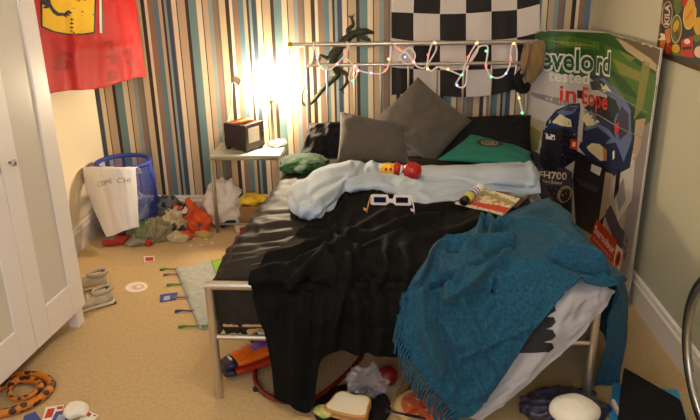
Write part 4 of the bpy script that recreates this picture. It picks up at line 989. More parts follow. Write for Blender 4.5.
bm = B(); k = [q[0].lerp(q[3], .72), q[1].lerp(q[2], .55), q[1].lerp(q[2], .72), q[0].lerp(q[3], .9)]; add_prism(bm, [p + V((0, 0, .0082)) for p in k], (0, 0, .0004)); obj('green_band', bm, mat('band_green', (150, 160, 110), .35), ma, smooth=False, label='green band')
q2 = [Zp(492, 205, zc-.008), Zp(516, 209, zc-.008), Zp(530, 196, zc-.008), Zp(496, 192, zc-.008)]
m2 = thing('magazine', 'dark magazine with a teal corner half under the brighter one', 'magazine', tuple(sum(q2, V())/4))
bm = B(); add_prism(bm, q2, (0, 0, .006)); obj('pages', bm, mat('dark_cover', (58, 36, 32), .35, var=.5, vscale=30, col2=(120, 60, 40)), m2, smooth=False)
bm = B(); k = [q2[3].lerp(q2[2], .5), q2[3].lerp(q2[2], .9), q2[3].lerp(q2[2], .9).lerp(q2[1], .2), q2[3].lerp(q2[2], .5).lerp(q2[0], .2)]; add_prism(bm, [p + V((0, 0, .0062)) for p in k], (0, 0, .0006)); obj('teal_label', bm, mat('teal_print', (120, 170, 165), .4), m2, smooth=False, label='teal label')
a, b = Zp(463, 202, .60), Zp(481, 187, .625); d = (b - a); L = d.length; d.normalize(); x, y = frame_for(d)
tu = thing('spray_tube', 'white and blue tube with a yellow end lying on the magazine', 'tube', tuple(a))
A = Matrix((x, y, d)).transposed()
for n_, z0, z1, r_, c in (('cap', 0, .18, .021, (26, 24, 22)), ('yellow_band', .18, .42, .022, (206, 196, 70)), ('label_band', .42, .78, .022, (108, 112, 158)), ('nozzle', .78, 1.0, .0205, (236, 230, 220))):
    bm = B(); add_lathe(bm, [(0, z0*L), (r_*.9, z0*L), (r_, z0*L+.003), (r_, z1*L-.003), (r_*.9, z1*L), (0, z1*L)], a, 20, axis=A); obj(n_, bm, mat('tube_' + n_, c, .35), tu)
for z in (.50, .62, .72):
    bm = B(); add_lathe(bm, [(.0222, z*L), (.0226, z*L+.002), (.0226, z*L+.007), (.0222, z*L+.009)], a, 20, axis=A); obj('white_stripe', bm, mat('tube_white', (238, 234, 226), .35), tu)

# ================================================================== FAR CORNER FLOOR
# blue mesh laundry hamper
hb = V((-1.598, 4.075, 0)); hr = .160
hm = thing('laundry_hamper', 'blue mesh pop-up laundry hamper in the corner by the striped wall', 'laundry basket', tuple(hb))
def mesh_mat():
    m = mat('blue_mesh', (70, 98, 206), .6); nt = m.node_tree; b = nt.nodes['Principled BSDF']
    tc = nt.nodes.new('ShaderNodeTexCoord'); w = nt.nodes.new('ShaderNodeTexVoronoi'); w.feature = 'DISTANCE_TO_EDGE'; w.inputs['Scale'].default_value = 130
    c = nt.nodes.new('ShaderNodeMath'); c.operation = 'LESS_THAN'; c.inputs[1].default_value = .06
    nt.links.new(tc.outputs['Object'], w.inputs['Vector']); nt.links.new(w.outputs['Distance'], c.inputs[0]); nt.links.new(c.outputs[0], b.inputs['Alpha'])
    return m
bl = mat('blue_binding', (42, 56, 150), .6)
def hpt(a, t):
    k = 1 + .04*math.sin(a*5 + t*9) + .06*noise.noise(V((math.cos(a)*2, math.sin(a)*2, t*3)))
    r = hr * (1.0 + .10*math.sin(t*PI)) * (k if 0 < t < 1 else 1)
    tilt = .035 * math.cos(a - .2) * t
    z = .005 + .450*t
    return hb + V((r*math.cos(a)*1.0 + .012*t, r*math.sin(a), z))
bm = B(); n, m = 48, 24
G = [[bm.verts.new(hpt(2*PI*k/n, j/m)) for k in range(n)] for j in range(m+1)]
for j in range(m):
    for k in range(n): bm.faces.new((G[j][k], G[j][(k+1)%n], G[j+1][(k+1)%n], G[j+1][k]))
obj('mesh_side', bm, mesh_mat(), hm)
bm = B(); add_tube(bm, [hpt(2*PI*k/48, 1) for k in range(49)], .014, 8, cap=False); obj('rim', bm, bl, hm)
bm = B(); add_tube(bm, [hpt(2*PI*k/48, 0) + V((0, 0, .006)) for k in range(49)], .010, 8, cap=False); bmesh.ops.create_circle(bm, cap_ends=True, radius=hr*.98, segments=40, matrix=Matrix.Translation(hb + V((.0, 0, .008)))); obj('bottom', bm, bl, hm)
for a in (PI*.15,):
    bm = B(); add_tube(bm, [hpt(a + .25*t, t) for t in [k/20 for k in range(21)]], .012, 8); obj('seam', bm, bl, hm)
bm = B(); add_blob(bm, hb + V((.01, -.01, .15)), (.128, .128, .135), 6, .4, 9, 4, floor=.02); tag(obj('laundry', bm, patchy('laundry_print', [(206, 212, 222), (150, 166, 196), (196, 200, 214), (130, 140, 160)], 8), base=tuple(hb)), 'pale blue and grey washing inside the blue mesh hamper', 'laundry')
# white canvas bag hooked over the hamper rim
TQ1 = [Yp(83, 169, 3.945), Yp(95, 169, 3.895), Yp(109, 169, 3.872), Yp(121, 169.5, 3.872), Yp(136, 169, 3.915)]
TQ2 = [Yp(86, 188, 3.91), Yp(98, 190, 3.865), Yp(111, 190, 3.835), Yp(123, 190, 3.835), Yp(137, 189, 3.87)]
TQ3 = [Yp(95, 212, 3.86), Yp(104, 213, 3.825), Yp(115, 212, 3.80), Yp(126, 211, 3.80), Yp(138, 209, 3.83)]
TQ4 = [Yp(106, 237, 3.80), Yp(113, 235.5, 3.785), Yp(121, 232, 3.775), Yp(130, 229, 3.775), Yp(139, 227, 3.80)]
TQ0 = [V((p.x, p.y + .06, p.z - .015)) for p in TQ1]; 
for p in TQ1: p.z += .004
TQm = [V((p.x, p.y + .10, p.z - .06)) for p in TQ1]
canvas = mat('white_canvas', (234, 230, 230), .85, bump=.2, bscale=300)
cb, cb_bv, _ = cloth('canvas_bag', [TQm, TQ0, TQ1, TQ2, TQ3, TQ4], 60, 40, canvas, [([(99, 172), (106, 200), (113, 232)], -.008, 2), ([(118, 172), (121, 200), (128, 228)], -.008, 2), ([(108, 172), (114, 200), (120, 230)], .006, 3), ([(126, 180), (130, 224)], .005, 3)], [(.006, 3, 5, 51, 'n')], thick=.004, base=(-1.6, 3.85, 0))
tag(cb, 'white canvas bag with faint grey letters hanging from the blue hamper rim', 'bag')
ink2 = mat('faded_grey_ink', (150, 136, 130), .8)
prints('lettering', [(*text_tris('COME', (97.8, 187.2), (112.5, 182.8), (-1.0, -5.0), .0), 0, 0), (*text_tris("C'HI", (116.6, 182.8), (130, 182.6), (.4, -5.0), .0), 0, 0)], cb_bv, [ink2], cb, .0012, mx=3, label='faint grey lettering')

# heap of clothes along the skirting
def garment(name, label, px, py, r, seed, m, amp=.55, freq=8, rz=0.0, z=0.0, cat='clothing', sub=5):
    p = Zp(px, py, 0); bm = B()
    add_blob(bm, (p.x, p.y, z + r[2]*.55), r, seed, amp, freq, sub, Matrix.Rotation(rz, 3, 'Z'), floor=.003)
    for v in bm.verts:
        v.co.y = min(v.co.y, 4.295); v.co.x = max(v.co.x, XL + .02)
    return tag(obj(name, bm, m, base=(p.x, p.y, 0)), label, cat, 'clothes heaped on the carpet')
garment('striped_top', 'khaki top with bright green and red stripes in the heap beside the white bag', 153, 239, (.15, .085, .085), 11, patchy('khaki_stripe', [(164, 52, 42), (186, 178, 146), (128, 118, 92), (108, 134, 72), (140, 130, 102), (150, 140, 112), (130, 122, 96)], 13, stretch=(2.4, 1, .5)), .7, 11, .35)
garment('red_shirt', 'red and grey shirt at the foot of the white canvas bag', 118, 243, (.11, .05, .035), 12, patchy('red_print', [(200, 190, 176), (130, 120, 106), (178, 50, 38), (186, 56, 42)], 12), .7, 14, .4)
garment('cream_jumper', 'cream jumper crumpled between the khaki top and the orange jacket', 174, 233, (.10, .08, .11), 13, patchy('cream_print', [(196, 176, 140), (176, 156, 120), (204, 188, 154), (86, 70, 56)], 13), .7, 13)
garment('orange_jacket', 'bright orange jacket with black patches in the heap beside the table leg', 191, 230, (.14, .08, .13), 14, patchy('orange_print', [(224, 214, 200), (36, 32, 42), (214, 88, 36), (222, 92, 40), (210, 82, 34), (206, 80, 34)], 9.0, stretch=(1, 1, 1)), .7, 11, -.4)
garment('navy_top', 'navy and grey top half hidden behind the orange jacket', 168, 219, (.13, .06, .10), 15, patchy('navy_print', [(48, 52, 68), (120, 120, 112), (60, 64, 78)], 12), .7, 12)
garment('green_scarf', 'bright green and white striped scarf trailing down the front of the khaki top', 136, 237, (.05, .06, .06), 17, patchy('green_stripe', [(70, 120, 50), (206, 206, 176), (116, 170, 66), (122, 178, 70), (214, 212, 186)], 9, stretch=(3, .6, .6)), .5, 10, .5)
garment('grey_shirt', 'grey shirt sleeve flat on the carpet between the red shirt and the khaki top', 137, 245, (.075, .035, .03), 18, patchy('grey_print', [(110, 104, 92), (142, 134, 116), (150, 142, 124), (120, 112, 98)], 12), .6, 14, .2)
garment('red_sock', 'small red sock on the carpet in front of the green striped scarf', 149, 245.5, (.028, .022, .022), 19, mat('sock_red', (176, 46, 34), .9), .5, 20)
garment('cream_cloth', 'cream cloth on the carpet in front of the cream jumper', 178, 241, (.07, .04, .045), 20, patchy('cream_cloth', [(90, 80, 60), (196, 180, 140), (206, 190, 150), (190, 170, 126)], 12), .6, 13, -.2)
garment('orange_sleeve', 'orange sleeve with a dark cuff on the carpet below the orange jacket', 186, 239, (.06, .03, .035), 22, patchy('sleeve_print', [(36, 32, 42), (206, 84, 38), (214, 90, 42), (198, 76, 32)], 12), .6, 14, -.3)
# striped scarf, a book and scraps
p = Zp(203, 237, 0); bm = B(); add_box(bm, p + V((0, .01, .016)), (.10, .06, .024), .004, Matrix.Rotation(-.6, 3, 'Z')); o = obj('paperback', bm, mat('yellow_cover', (206, 176, 110), .5), base=tuple(p), smooth=False); tag(o, 'small yellow paperback on the carpet at the foot of the bedside table', 'book')
p = Zp(197, 229, .03); bm = B(); add_box(bm, p + V((0, 0, .02)), (.05, .03, .05), .004, Matrix.Rotation(.5, 3, 'Y')); tag(obj('blue_carton', bm, mat('blue_card', (58, 84, 150), .5), base=tuple(p), smooth=False), 'small blue carton beside the orange jacket', 'carton')
# under the bedside table
bgm = patchy('white_bag_print', [(226, 216, 208), (232, 224, 214), (220, 208, 196), (228, 220, 208), (40, 46, 84)], 5.5)
p = V((-1.0, 4.17, 0)); bm = B(); add_blob(bm, (p.x, p.y, .14), (.14, .085, .17), 21, .45, 8, 5, floor=.004)
for v in bm.verts: v.co.y = min(v.co.y, 4.29)
tag(obj('carrier_bag', bm, bgm, base=tuple(p)), 'white carrier bag with navy marks under the bedside table', 'bag')
p = V((-.845, 4.20, 0)); bm = B(); add_box(bm, (p.x, p.y, .07), (.17, .13, .13), .004, Matrix.Rotation(.12, 3, 'Z')); add_box(bm, (p.x, p.y-.062, .055), (.172, .008, .012), .002, Matrix.Rotation(.12, 3, 'Z')); tag(obj('cardboard_box', bm, mat('brown_card', (158, 122, 72), .8, bump=.1), base=tuple(p), smooth=False), 'brown cardboard box on the carpet under the bedside table', 'box')
bm = B(); add_blob(bm, (p.x+.02, p.y+.0, .165), (.115, .07, .035), 23, .6, 12, 5); tag(obj('yellow_bag', bm, mat('yellow_plastic', (240, 196, 40), .35), base=(p.x, p.y, .136)), 'crumpled yellow plastic bag lying on the brown box', 'bag')
p = Zp(240, 232, 0); bm = B(); add_box(bm, p + V((0, .02, .022)), (.07, .05, .04), .006, Matrix.Rotation(.5, 3, 'Z')); tag(obj('cream_carton', bm, mat('cream_card', (224, 206, 180), .6), base=tuple(p), smooth=False), 'small cream carton on the carpet between bed and bedside table', 'carton')
bm = B(); q = Zp(246, 232, 0); add_tube(bm, spline([q + V((-.04, 0, .016)), q + V((0, .01, .018)), q + V((.05, 0, .016))], 5), .016, 10); tag(obj('red_black_sock', bm, patchy('sock_print', [(30, 26, 30), (170, 40, 30), (34, 30, 34)], 14), base=tuple(q)), 'rolled dark sock with red beside the cream carton', 'sock')
for k, (a, b) in enumerate(((194, 239.5), (201, 245.5), (191, 246), (212, 243.5), (206, 240))):
    q = Zp(a, b, 0); bm = B(); add_blob(bm, (q.x, q.y, .004), (.012, .008, .004), k, .5, 60, 2); tag(obj('paper_scrap', bm, paper, base=tuple(q)), 'tiny pale paper scrap on the carpet before the clothes heap', 'paper scrap', 'paper scraps on the carpet')

# ------------------------------------------------------------------ trainers
def trainer(name, label, heel, toe, hgt, roll=0.0, z0=0.0):
    heel, toe = V(heel), V(toe); d = (toe - heel); L = d.length; d.normalize(); s = V((-d.y, d.x, 0)); R = Matrix((d, s, V((0, 0, 1)))).transposed() @ Matrix.Rotation(roll, 3, 'X')
    t = thing(name, label, 'shoe', tuple((heel+toe)/2))
    def loft(prof, m, nm, lab=None):
        bm = B(); rings = []
        for u, w, zb, zt in prof:
            ring = []
            for k in range(18):
                a = 2*PI*k/18; yy = math.cos(a)*w*1.3; zz = (zb+zt)/2 + math.sin(a)*(zt-zb)/2
                zz = zb if math.sin(a) < -.5 else zz
                ring.append(bm.verts.new(heel + R @ V((u*L, yy, zz + z0))))
            rings.append(ring)
        for a, b in zip(rings, rings[1:]):
            for k in range(18): bm.faces.new((a[k], a[(k+1)%18], b[(k+1)%18], b[k]))
        bm.faces.new(rings[0][::-1]); bm.faces.new(rings[-1])
        return obj(nm, bm, m, t, label=lab)
    loft([(-.02, .024, .0, .022), (.02, .034, 0, .024), (.2, .036, 0, .024), (.45, .034, 0, .022), (.7, .046, 0, .020), (.88, .042, .002, .020), (.98, .028, .006, .020), (1.02, .012, .010, .018)], mat('cream_sole', (214, 198, 170), .7), 'sole')
    loft([(0, .022, .015, hgt*.85), (.03, .030, .015, hgt), (.18, .033, .015, hgt*.92), (.36, .033, .015, hgt*.80), (.5, .036, .015, hgt*.72), (.68, .042, .015, hgt*.55), (.85, .038, .015, hgt*.42), (.95, .026, .015, hgt*.3), (.99, .012, .015, .022)], mat('beige_suede', (214, 198, 170), .85, bump=.4, bscale=200, var=.35, vscale=22), 'upper')
    bm = B(); add_tube(bm, [heel + R @ V((L*(.16 + .17*math.cos(a)), .034*math.sin(a), hgt*(.97 - .10*(.5+.5*math.cos(a))) + z0)) for a in [2*PI*k/20 for k in range(21)]], .011, 8, cap=False); obj('collar', bm, mat('grey_lining', (176, 164, 144), .9), t, label='padded collar')
    bm = B(); bmesh.ops.create_circle(bm, cap_ends=True, radius=1, segments=20)
    for v in bm.verts: v.co = heel + R @ V((L*(.16 + .155*v.co.x), .030*v.co.y, hgt*.90 + z0 - .012*v.co.x))
    obj('opening_shade', bm, mat('shoe_shade', (60, 52, 46), .9), t, label='dark disc standing for the shaded opening')  # flat disc just under the collar, coloured dark for shade inside the shoe
    for k in range(4):
        u = .42 + .085*k; bm = B(); z = hgt*(.80 - .10*k) + z0
        add_tube(bm, [heel + R @ V((u*L, -.022, z-.006)), heel + R @ V((u*L, 0, z+.004)), heel + R @ V((u*L + .006, .022, z-.006))], .0035, 6); obj('lace', bm, mat('white_lace', (226, 218, 200), .8), t)
    bm = B(); add_box(bm, heel + R @ V((L*.16, 0, .007 + z0)), (L*.38, .082, .012), .003, R); obj('heel_tread', bm, mat('heel_red', (84, 24, 22), .6), t, smooth=False, label='dark red heel tread')
    return t
trainer('trainer', 'beige suede trainer with a dark red heel nearest the wardrobe foot', V((-1.365, 3.115, 0)), V((-1.585, 2.955, 0)), .084)
trainer('trainer', 'beige suede trainer lying behind its pair beside the wardrobe', V((-1.455, 3.30, 0)), V((-1.715, 3.19, 0)), .086)

# ------------------------------------------------------------------ rug with tassels
rg_a, rg_b, rg_c, rg_d = Zp(175, 269, 0), Zp(232, 258, 0), Zp(254, 322, 0), Zp(199.5, 330, 0)
rt = thing('rug', 'pale blue grey woven rug with green ends lying half under the bed', 'rug', tuple((rg_a+rg_b+rg_c+rg_d)/4))
def rug_quad(name, u0, u1, v0, v1, m, z0=.0015, z1=.008, lab=None):
    f = lambda u, v: rg_a.lerp(rg_b, u).lerp(rg_d.lerp(rg_c, u), v)
    bm = B(); n = 10; T = []; Bt = []
    for i in range(n+1):
        T.append([bm.verts.new(f(u0+(u1-u0)*i/n, v0+(v1-v0)*j/n) + V((0, 0, z1 + .0012*noise.noise(V((i*.7, j*.7, u0*5)))))) for j in range(n+1)])
    for i in range(n):
        for j in range(n): bm.faces.new((T[i][j], T[i+1][j], T[i+1][j+1], T[i][j+1]))
    c = [f(u0, v0), f(u1, v0), f(u1, v1), f(u0, v1)]; e = [T[0][0], T[n][0], T[n][n], T[0][n]]
    edges = [[T[i][0] for i in range(n+1)], [T[n][j] for j in range(n+1)], [T[i][n] for i in range(n, -1, -1)], [T[0][j] for j in range(n, -1, -1)]]
    for ed in edges:
        lo = [bm.verts.new((v.co.x, v.co.y, z0)) for v in ed]
        for k in range(len(ed)-1): bm.faces.new((ed[k], lo[k], lo[k+1], ed[k+1]))
    bmesh.ops.recalc_face_normals(bm, faces=bm.faces)
    return obj(name, bm, m, rt, label=lab)
wv = mat('rug_blue_grey', (186, 188, 178), .95, bump=.8, bscale=160, var=.2, vscale=40)
rug_quad('woven_field', 0, 1, 0, 1, wv)
rug_quad('green_patch', .62, .97, .0, .36, mat('rug_green', (132, 176, 60), .95, bump=.8, bscale=160), .008, .0095, 'bright green patch')
rug_quad('green_edge', .05, .95, .965, 1.0, mat('rug_green_edge', (84, 138, 44), .95, bump=.8, bscale=160), .008, .0095, 'green edge')
rug_quad('pale_patch', .72, .97, .55, .9, mat('rug_pale', (186, 180, 158), .95, bump=.8, bscale=160), .008, .0095, 'pale patch')
for (t, c, L) in ((.02, (88, 138, 50), 1), (.12, (128, 128, 138), .9), (.30, (96, 150, 44), .9), (.52, (140, 120, 124), .8), (.74, (64, 70, 108), 1), (.96, (86, 146, 40), 1.1)):
    e = rg_a.lerp(rg_d, t); d = V((-1, -.12 + .1*math.sin(t*20), 0)).normalized()
    bm = B(); ps = spline([e + V((.01, 0, .006)), e + d*.03 + V((0, 0, .008)), e + d*.055*L + V((0, .004, .008)), e + d*.085*L + V((0, -.004, .006))], 4)
    add_tube(bm, ps, [.005]*8 + [.0065, .008, .0095, .010, .008], 8, flat=.7); obj('tassel', bm, mat('rug_tassel_%d' % c[1], c, .9), rt)

# ------------------------------------------------------------------ papers and cards
def sheet(name, label, cat, px, m, h=.002, z=.001, group=None, arts=()):
    ps = [Zp(a, b, z) for a, b in px]; c = sum(ps, V()) / len(ps)
    bm = B(); add_prism(bm, ps, (0, 0, h))
    t = obj(name, bm, m, base=(c.x, c.y, z), smooth=False); tag(t, label, cat, group)
    for k, (nm, poly, mm, lab) in enumerate(arts):
        bm = B(); add_prism(bm, [Zp(a, b, z+h+.0003+.0002*k) for a, b in poly], (0, 0, .0003)); obj(nm, bm, mm, t, smooth=False, label=lab)
    return t
wp_ = mat('card_white', (236, 230, 216), .5); rp_ = mat('card_red', (206, 52, 34), .5); bp_ = mat('card_blue', (62, 76, 150), .5); lb_ = mat('card_light_blue', (170, 178, 206), .5); pk_ = mat('card_pink', (226, 170, 156), .5)
sheet('paper_disc', 'white oval paper disc with faint pink print on open carpet', 'disc', ell(136.5, 287.3, 11.4, 5.0, -.1, 32), wp_, arts=[('printed_ring', ell(138, 287, 6.5, 2.6, -.1, 20), pk_, 'faint pink print'), ('centre', ell(139, 286.6, 3.0, 1.3, 0, 14), wp_, 'white centre')])
sheet('playing_card', 'small card with a red face on the carpet near the clothes heap', 'card', [(143.5, 256.5), (154, 256), (155, 261), (144.5, 262.6)], wp_, arts=[('red_print', [(145, 257.6), (153, 257), (153.6, 260.4), (146, 261.3)], rp_, 'red print')])
sheet('playing_card', 'blue and white card on the carpet between the rug tassels', 'card', [(160, 295), (178, 292.4), (176, 300), (159.5, 302.5)], bp_, arts=[('white_print', [(164, 296.5), (170, 295.6), (170, 299.6), (163.5, 300.4)], lb_, 'pale print')])
sheet('playing_card', 'white card with red corner print under the paper pile near the toy snake', 'card', [(46, 407.5), (64, 404.8), (58, 424), (41, 424)], wp_, arts=[('red_print', [(48, 409), (55, 408), (52, 417), (44, 418.5)], rp_, 'red print'), ('red_title', [(57, 406.6), (63, 406), (62, 409), (57, 409.6)], rp_, 'red title')])
sheet('playing_card', 'blue bordered card lying on the red printed white card', 'card', [(56, 412), (72, 409.5), (68, 424), (50, 424)], bp_, z=.0045, arts=[('picture', [(58.5, 415), (66.5, 413.5), (64.5, 421), (55, 422)], lb_, 'pale picture'), ('dark_spot', [(60, 411.7), (64, 411.2), (63, 414), (59, 414.4)], mat('card_maroon', (110, 70, 80), .5), 'maroon spot')])
sheet('playing_card', 'white card with a red diamond at the far end of the paper pile', 'card', [(84, 408.5), (98, 415.5), (92, 423), (78, 424)], wp_, arts=[('red_diamond', [(87, 411), (92, 414), (88.5, 417), (85, 414)], rp_, 'red diamond'), ('dark_pip', [(94, 414.6), (96, 415.4), (95, 416.4), (93.4, 415.6)], ink, 'dark pip')])
q = Zp(76, 415, 0); bm = B(); add_blob(bm, (q.x, q.y, .022), (.052, .045, .024), 31, .5, 16, 4, floor=.006); tag(obj('tissue', bm, paper, base=tuple(q)), 'crumpled white tissue on the playing cards near the toy snake', 'tissue')
sheet('blue_packet', 'flat blue packet on the carpet below the toy snake', 'packet', [(25, 418), (36, 414), (43, 424), (22, 426)], bp_, .012)

# ------------------------------------------------------------------ coiled toy snake
def snake_mat():
    m = mat('snake_skin', (204, 118, 28), .5, bump=.3, bscale=150); nt = m.node_tree; b = nt.nodes['Principled BSDF']
    tc = nt.nodes.new('ShaderNodeTexCoord'); w = nt.nodes.new('ShaderNodeTexVoronoi'); w.inputs['Scale'].default_value = 32
    r = nt.nodes.new('ShaderNodeValToRGB'); r.color_ramp.interpolation = 'CONSTANT'; e = r.color_ramp.elements
    e[0].color = lin((58, 26, 12)); e[1].position = .46; e[1].color = lin((204, 118, 28))
    nt.links.new(tc.outputs['Object'], w.inputs['Vector']); nt.links.new(w.outputs['Distance'], r.inputs['Fac']); nt.links.new(r.outputs['Color'], b.inputs['Base Color']); return m
sn = [(-18, 404), (-8, 386), (8, 377), (26, 374.5), (42, 376), (51, 382), (49, 390), (40, 398), (26, 405.5), (10, 411), (-8, 414), (-22, 411), (-20, 398), (-6, 390), (10, 383), (24, 380), (36, 381.5), (40.5, 386.5), (36, 393), (26, 398), (14, 399.5), (9.5, 395), (11, 388), (16, 384)]
ps = [Zp(a, b, .02) for a, b in sn]
for i, p in enumerate(ps): p.z = .018 + (.0 if i < 12 else .004)
sp_ = spline(ps, 6); N_ = len(sp_)
for k, p in enumerate(sp_):
    for j in range(0, k - 10):
        if (sp_[j].xy - p.xy).length < .030: p.z = max(p.z, sp_[j].z + .5*(.032 - (sp_[j].xy - p.xy).length))
sk = thing('toy_snake', 'coiled orange toy snake with dark brown blotches in front of the wardrobe', 'toy snake', tuple(Zp(24, 390, 0)))
rr = [.017 if k < N_*.6 else max(.006, .017 - .011*(k - N_*.6)/(N_*.4)) for k in range(N_)]
rr[0] = .006; rr[1] = .012; rr[2] = .017; rr[3] = .02; rr[4] = .02; rr[5] = .018
bm = B(); add_tube(bm, sp_, rr, 14); obj('body', bm, snake_mat(), sk)
for s in (-1, 1):
    bm = B(); d = (sp_[4]-sp_[2]).normalized(); bmesh.ops.create_icosphere(bm, subdivisions=2, radius=.0035, matrix=Matrix.Translation(sp_[3] + V((-d.y, d.x, 0))*s*.012 + V((0, 0, .014)))); obj('eye', bm, MATS['eye_black'], sk)

# ================================================================== UNDER AND BEFORE THE BED
# orange plastic toy
oa, ob = Zp(224, 366, .05), Zp(300, 340, .05)
oa.z = ob.z = 0; d = (ob - oa); L = d.length; d.normalize(); s = V((-d.y, d.x, 0))
pt = thing('plastic_toy', 'glossy orange plastic toy with purple and navy trim under the foot of the bed', 'toy', tuple((oa+ob)/2))
def loft2(prof, m, nm, lab=None, seg=20):
    bm = B(); rings = []
    for u, w, zb, zt in prof:
        rings.append([bm.verts.new(oa + d*(u*L) + s*(w*math.copysign(abs(math.cos(a))**.7, math.cos(a))) + .82*V((0, 0, (zb+zt)/2 + (zt-zb)/2*math.copysign(abs(math.sin(a))**.7, math.sin(a))))) for a in [2*PI*k/seg for k in range(seg)]])
    for a, b in zip(rings, rings[1:]):
        for k in range(seg): bm.faces.new((a[k], a[(k+1)%seg], b[(k+1)%seg], b[k]))
    bm.faces.new(rings[0][::-1]); bm.faces.new(rings[-1]); bmesh.ops.recalc_face_normals(bm, faces=bm.faces)
    return obj(nm, bm, m, pt, label=lab)
gor, dor = mat('glossy_orange', (232, 104, 18), .12, coat=.6), mat('glossy_red_orange', (176, 46, 14), .14, coat=.6)
loft2([(0.0, .035, .022, .045), (.1, .05, .012, .05), (.3, .06, .008, .055), (.6, .062, .008, .06), (.9, .055, .008, .062), (1.05, .03, .012, .055)], dor, 'lower_shell', 'red orange lower shell')
loft2([(.02, .030, .056, .076), (.12, .046, .056, .092), (.3, .056, .056, .104), (.5, .058, .058, .118), (.72, .055, .062, .128), (.95, .045, .068, .130), (1.05, .025, .075, .118)], gor, 'upper_shell')
nv = mat('navy_plastic', (40, 36, 70), .35); pu = mat('purple_plastic', (92, 62, 150), .4)
loft2([(-.02, .033, .050, .082), (.05, .042, .052, .092), (.12, .049, .058, .094)], nv, 'nose_upper', 'navy nose')
loft2([(-.02, .036, .014, .046), (.05, .046, .010, .050), (.09, .052, .010, .052)], nv, 'nose_lower', 'navy lower nose')
loft2([(.36, .020, .102, .114), (.50, .030, .110, .126), (.66, .034, .118, .136), (.74, .02, .122, .137)], pu, 'purple_patch', 'purple top patch')
bm = B(); add_box(bm, oa + d*(L*.48) + s*.055 + V((0, 0, .100)), (.05, .03, .03), .005, Matrix.Rotation(math.atan2(d.y, d.x), 3, 'Z')); obj('side_fin', bm, nv, pt, smooth=False, label='dark side fin')
bm = B(); add_box(bm, oa + d*(L*.56) + s*.055 + V((0, 0, .108)), (.03, .026, .026), .005, Matrix.Rotation(math.atan2(d.y, d.x), 3, 'Z')); obj('white_block', bm, mat('toy_white', (236, 230, 222), .35), pt, smooth=False, label='white block')
# red racket
rc = [(255, 377), (258, 365), (269, 355), (292, 348), (325, 345), (352, 347), (362, 353), (354, 366), (336, 383), (314, 399), (292, 402), (273, 398), (260, 389)]
rk = thing('racket', 'red framed racket lying on the carpet under the hanging black cloth', 'racket', tuple(Zp(298, 375, 0)))
loop = spline([Zp(a, b, .016) for a, b in rc], 6, True)
bm = B(); add_tube(bm, loop + [loop[0]], .011, 10, cap=False); obj('frame', bm, mat('racket_red', (112, 16, 14), .25, coat=.5), rk)
bm = B(); c = sum(loop, V())/len(loop); lx = (max(p.x for p in loop)-min(p.x for p in loop))/2; ly = (max(p.y for p in loop)-min(p.y for p in loop))/2
from mathutils.geometry import intersect_line_line_2d
lp2 = [p.xy for p in loop]
def chord(fix, axis):
    xs = []
    for a, b in zip(lp2, lp2[1:] + lp2[:1]):
        u, v = (a[axis]-fix), (b[axis]-fix)
        if u*v < 0: xs.append(a[1-axis] + (b[1-axis]-a[1-axis])*u/(u-v))
    return (min(xs), max(xs)) if len(xs) >= 2 else None
for k in range(-11, 12):
    x = c.x + lx*k/12; r = chord(x, 0)
    if r: add_tube(bm, [V((x, r[0], .016)), V((x, r[1], .016))], .0008, 4)
for k in range(-9, 10):
    y = c.y + ly*k/10; r = chord(y, 1)
    if r: add_tube(bm, [V((r[0], y, .016)), V((r[1], y, .016))], .0008, 4)
obj('strings', bm, mat('string_grey', (120, 116, 104), .5), rk)
bm = B(); h0, h1, h2 = Zp(360, 350, .016), Zp(376, 343, .016), Zp(402, 333, .016)
add_tube(bm, [h0, h1], [.010, .012], 10); obj('shaft', bm, MATS['racket_red'], rk); bm = B(); add_tube(bm, [h1, h2], .016, 10); obj('grip', bm, mat('grip_black', (26, 24, 24), .8), rk)
bm = B(); add_box(bm, Zp(256, 389, .012), (.024, .016, .02), .005); obj('bumper', bm, MATS['grip_black'], rk, smooth=False, label='black bumper')
# sandwich plate
pc = Zp(352, 411, 0); pl = thing('plate', 'round black plate on the carpet under the sandwich', 'plate', tuple(pc))
bm = B(); add_lathe(bm, [(0, .004), (.09, .004), (.10, .006), (.145, .020), (.150, .020), (.150, .017), (.10, .001), (0, .001)], pc, 48); obj('dish', bm, mat('black_glaze', (22, 20, 22), .25), pl)
def bread(name, label, c, w, dpt, hh, rz, tilt, filling=True):
    t = thing(name, label, 'sandwich', tuple(V(c)))
    R = Matrix.Rotation(rz, 3, 'Z') @ Matrix.Rotation(tilt, 3, 'X')
    out = [(-.5, -.5), (.5, -.5), (.52, 0), (.5, .28), (.42, .46), (.25, .50), (.1, .45), (0, .43), (-.1, .45), (-.25, .50), (-.42, .46), (-.5, .28), (-.52, 0)]
    out2 = [(p.x, p.y) for p in spline([V((a, b, 0)) for a, b in out], 4, True)]
    for z, nm in ((0, 'bread_slice'), (hh*1.55, 'bread_slice')):
        bm = B(); add_prism(bm, [V(c) + R @ V((a*w*.97, b*dpt*.97, z)) for a, b in out2], R @ V((0, 0, hh))); o = obj(nm, bm, mat('white_crumb', (244, 228, 196), .9, bump=.4, bscale=150), t, smooth=False)
        bm = B(); ring = [V(c) + R @ V((a*w, b*dpt, z + hh*.5)) for a, b in out2]; add_tube(bm, ring + [ring[0]], hh*.5, 8, cap=False); obj('crust', bm, mat('bread_crust', (206, 140, 70), .8), o, label='brown crust')
    bm = B(); add_blob(bm, V(c) + V((0, 0, hh*1.28)), (w*.5, dpt*.46, hh*.55), 9, .3, 30, 4, R); obj('filling', bm, patchy('salad', [(150, 170, 70), (220, 200, 130), (120, 150, 50), (230, 214, 160)], 40), t, label='green and cream salad filling')
bread('sandwich', 'white bread sandwich with browned crust on the black plate', Zp(350, 410, .012) + V((0, 0, .002)), .138, .112, .013, -.32, .06)
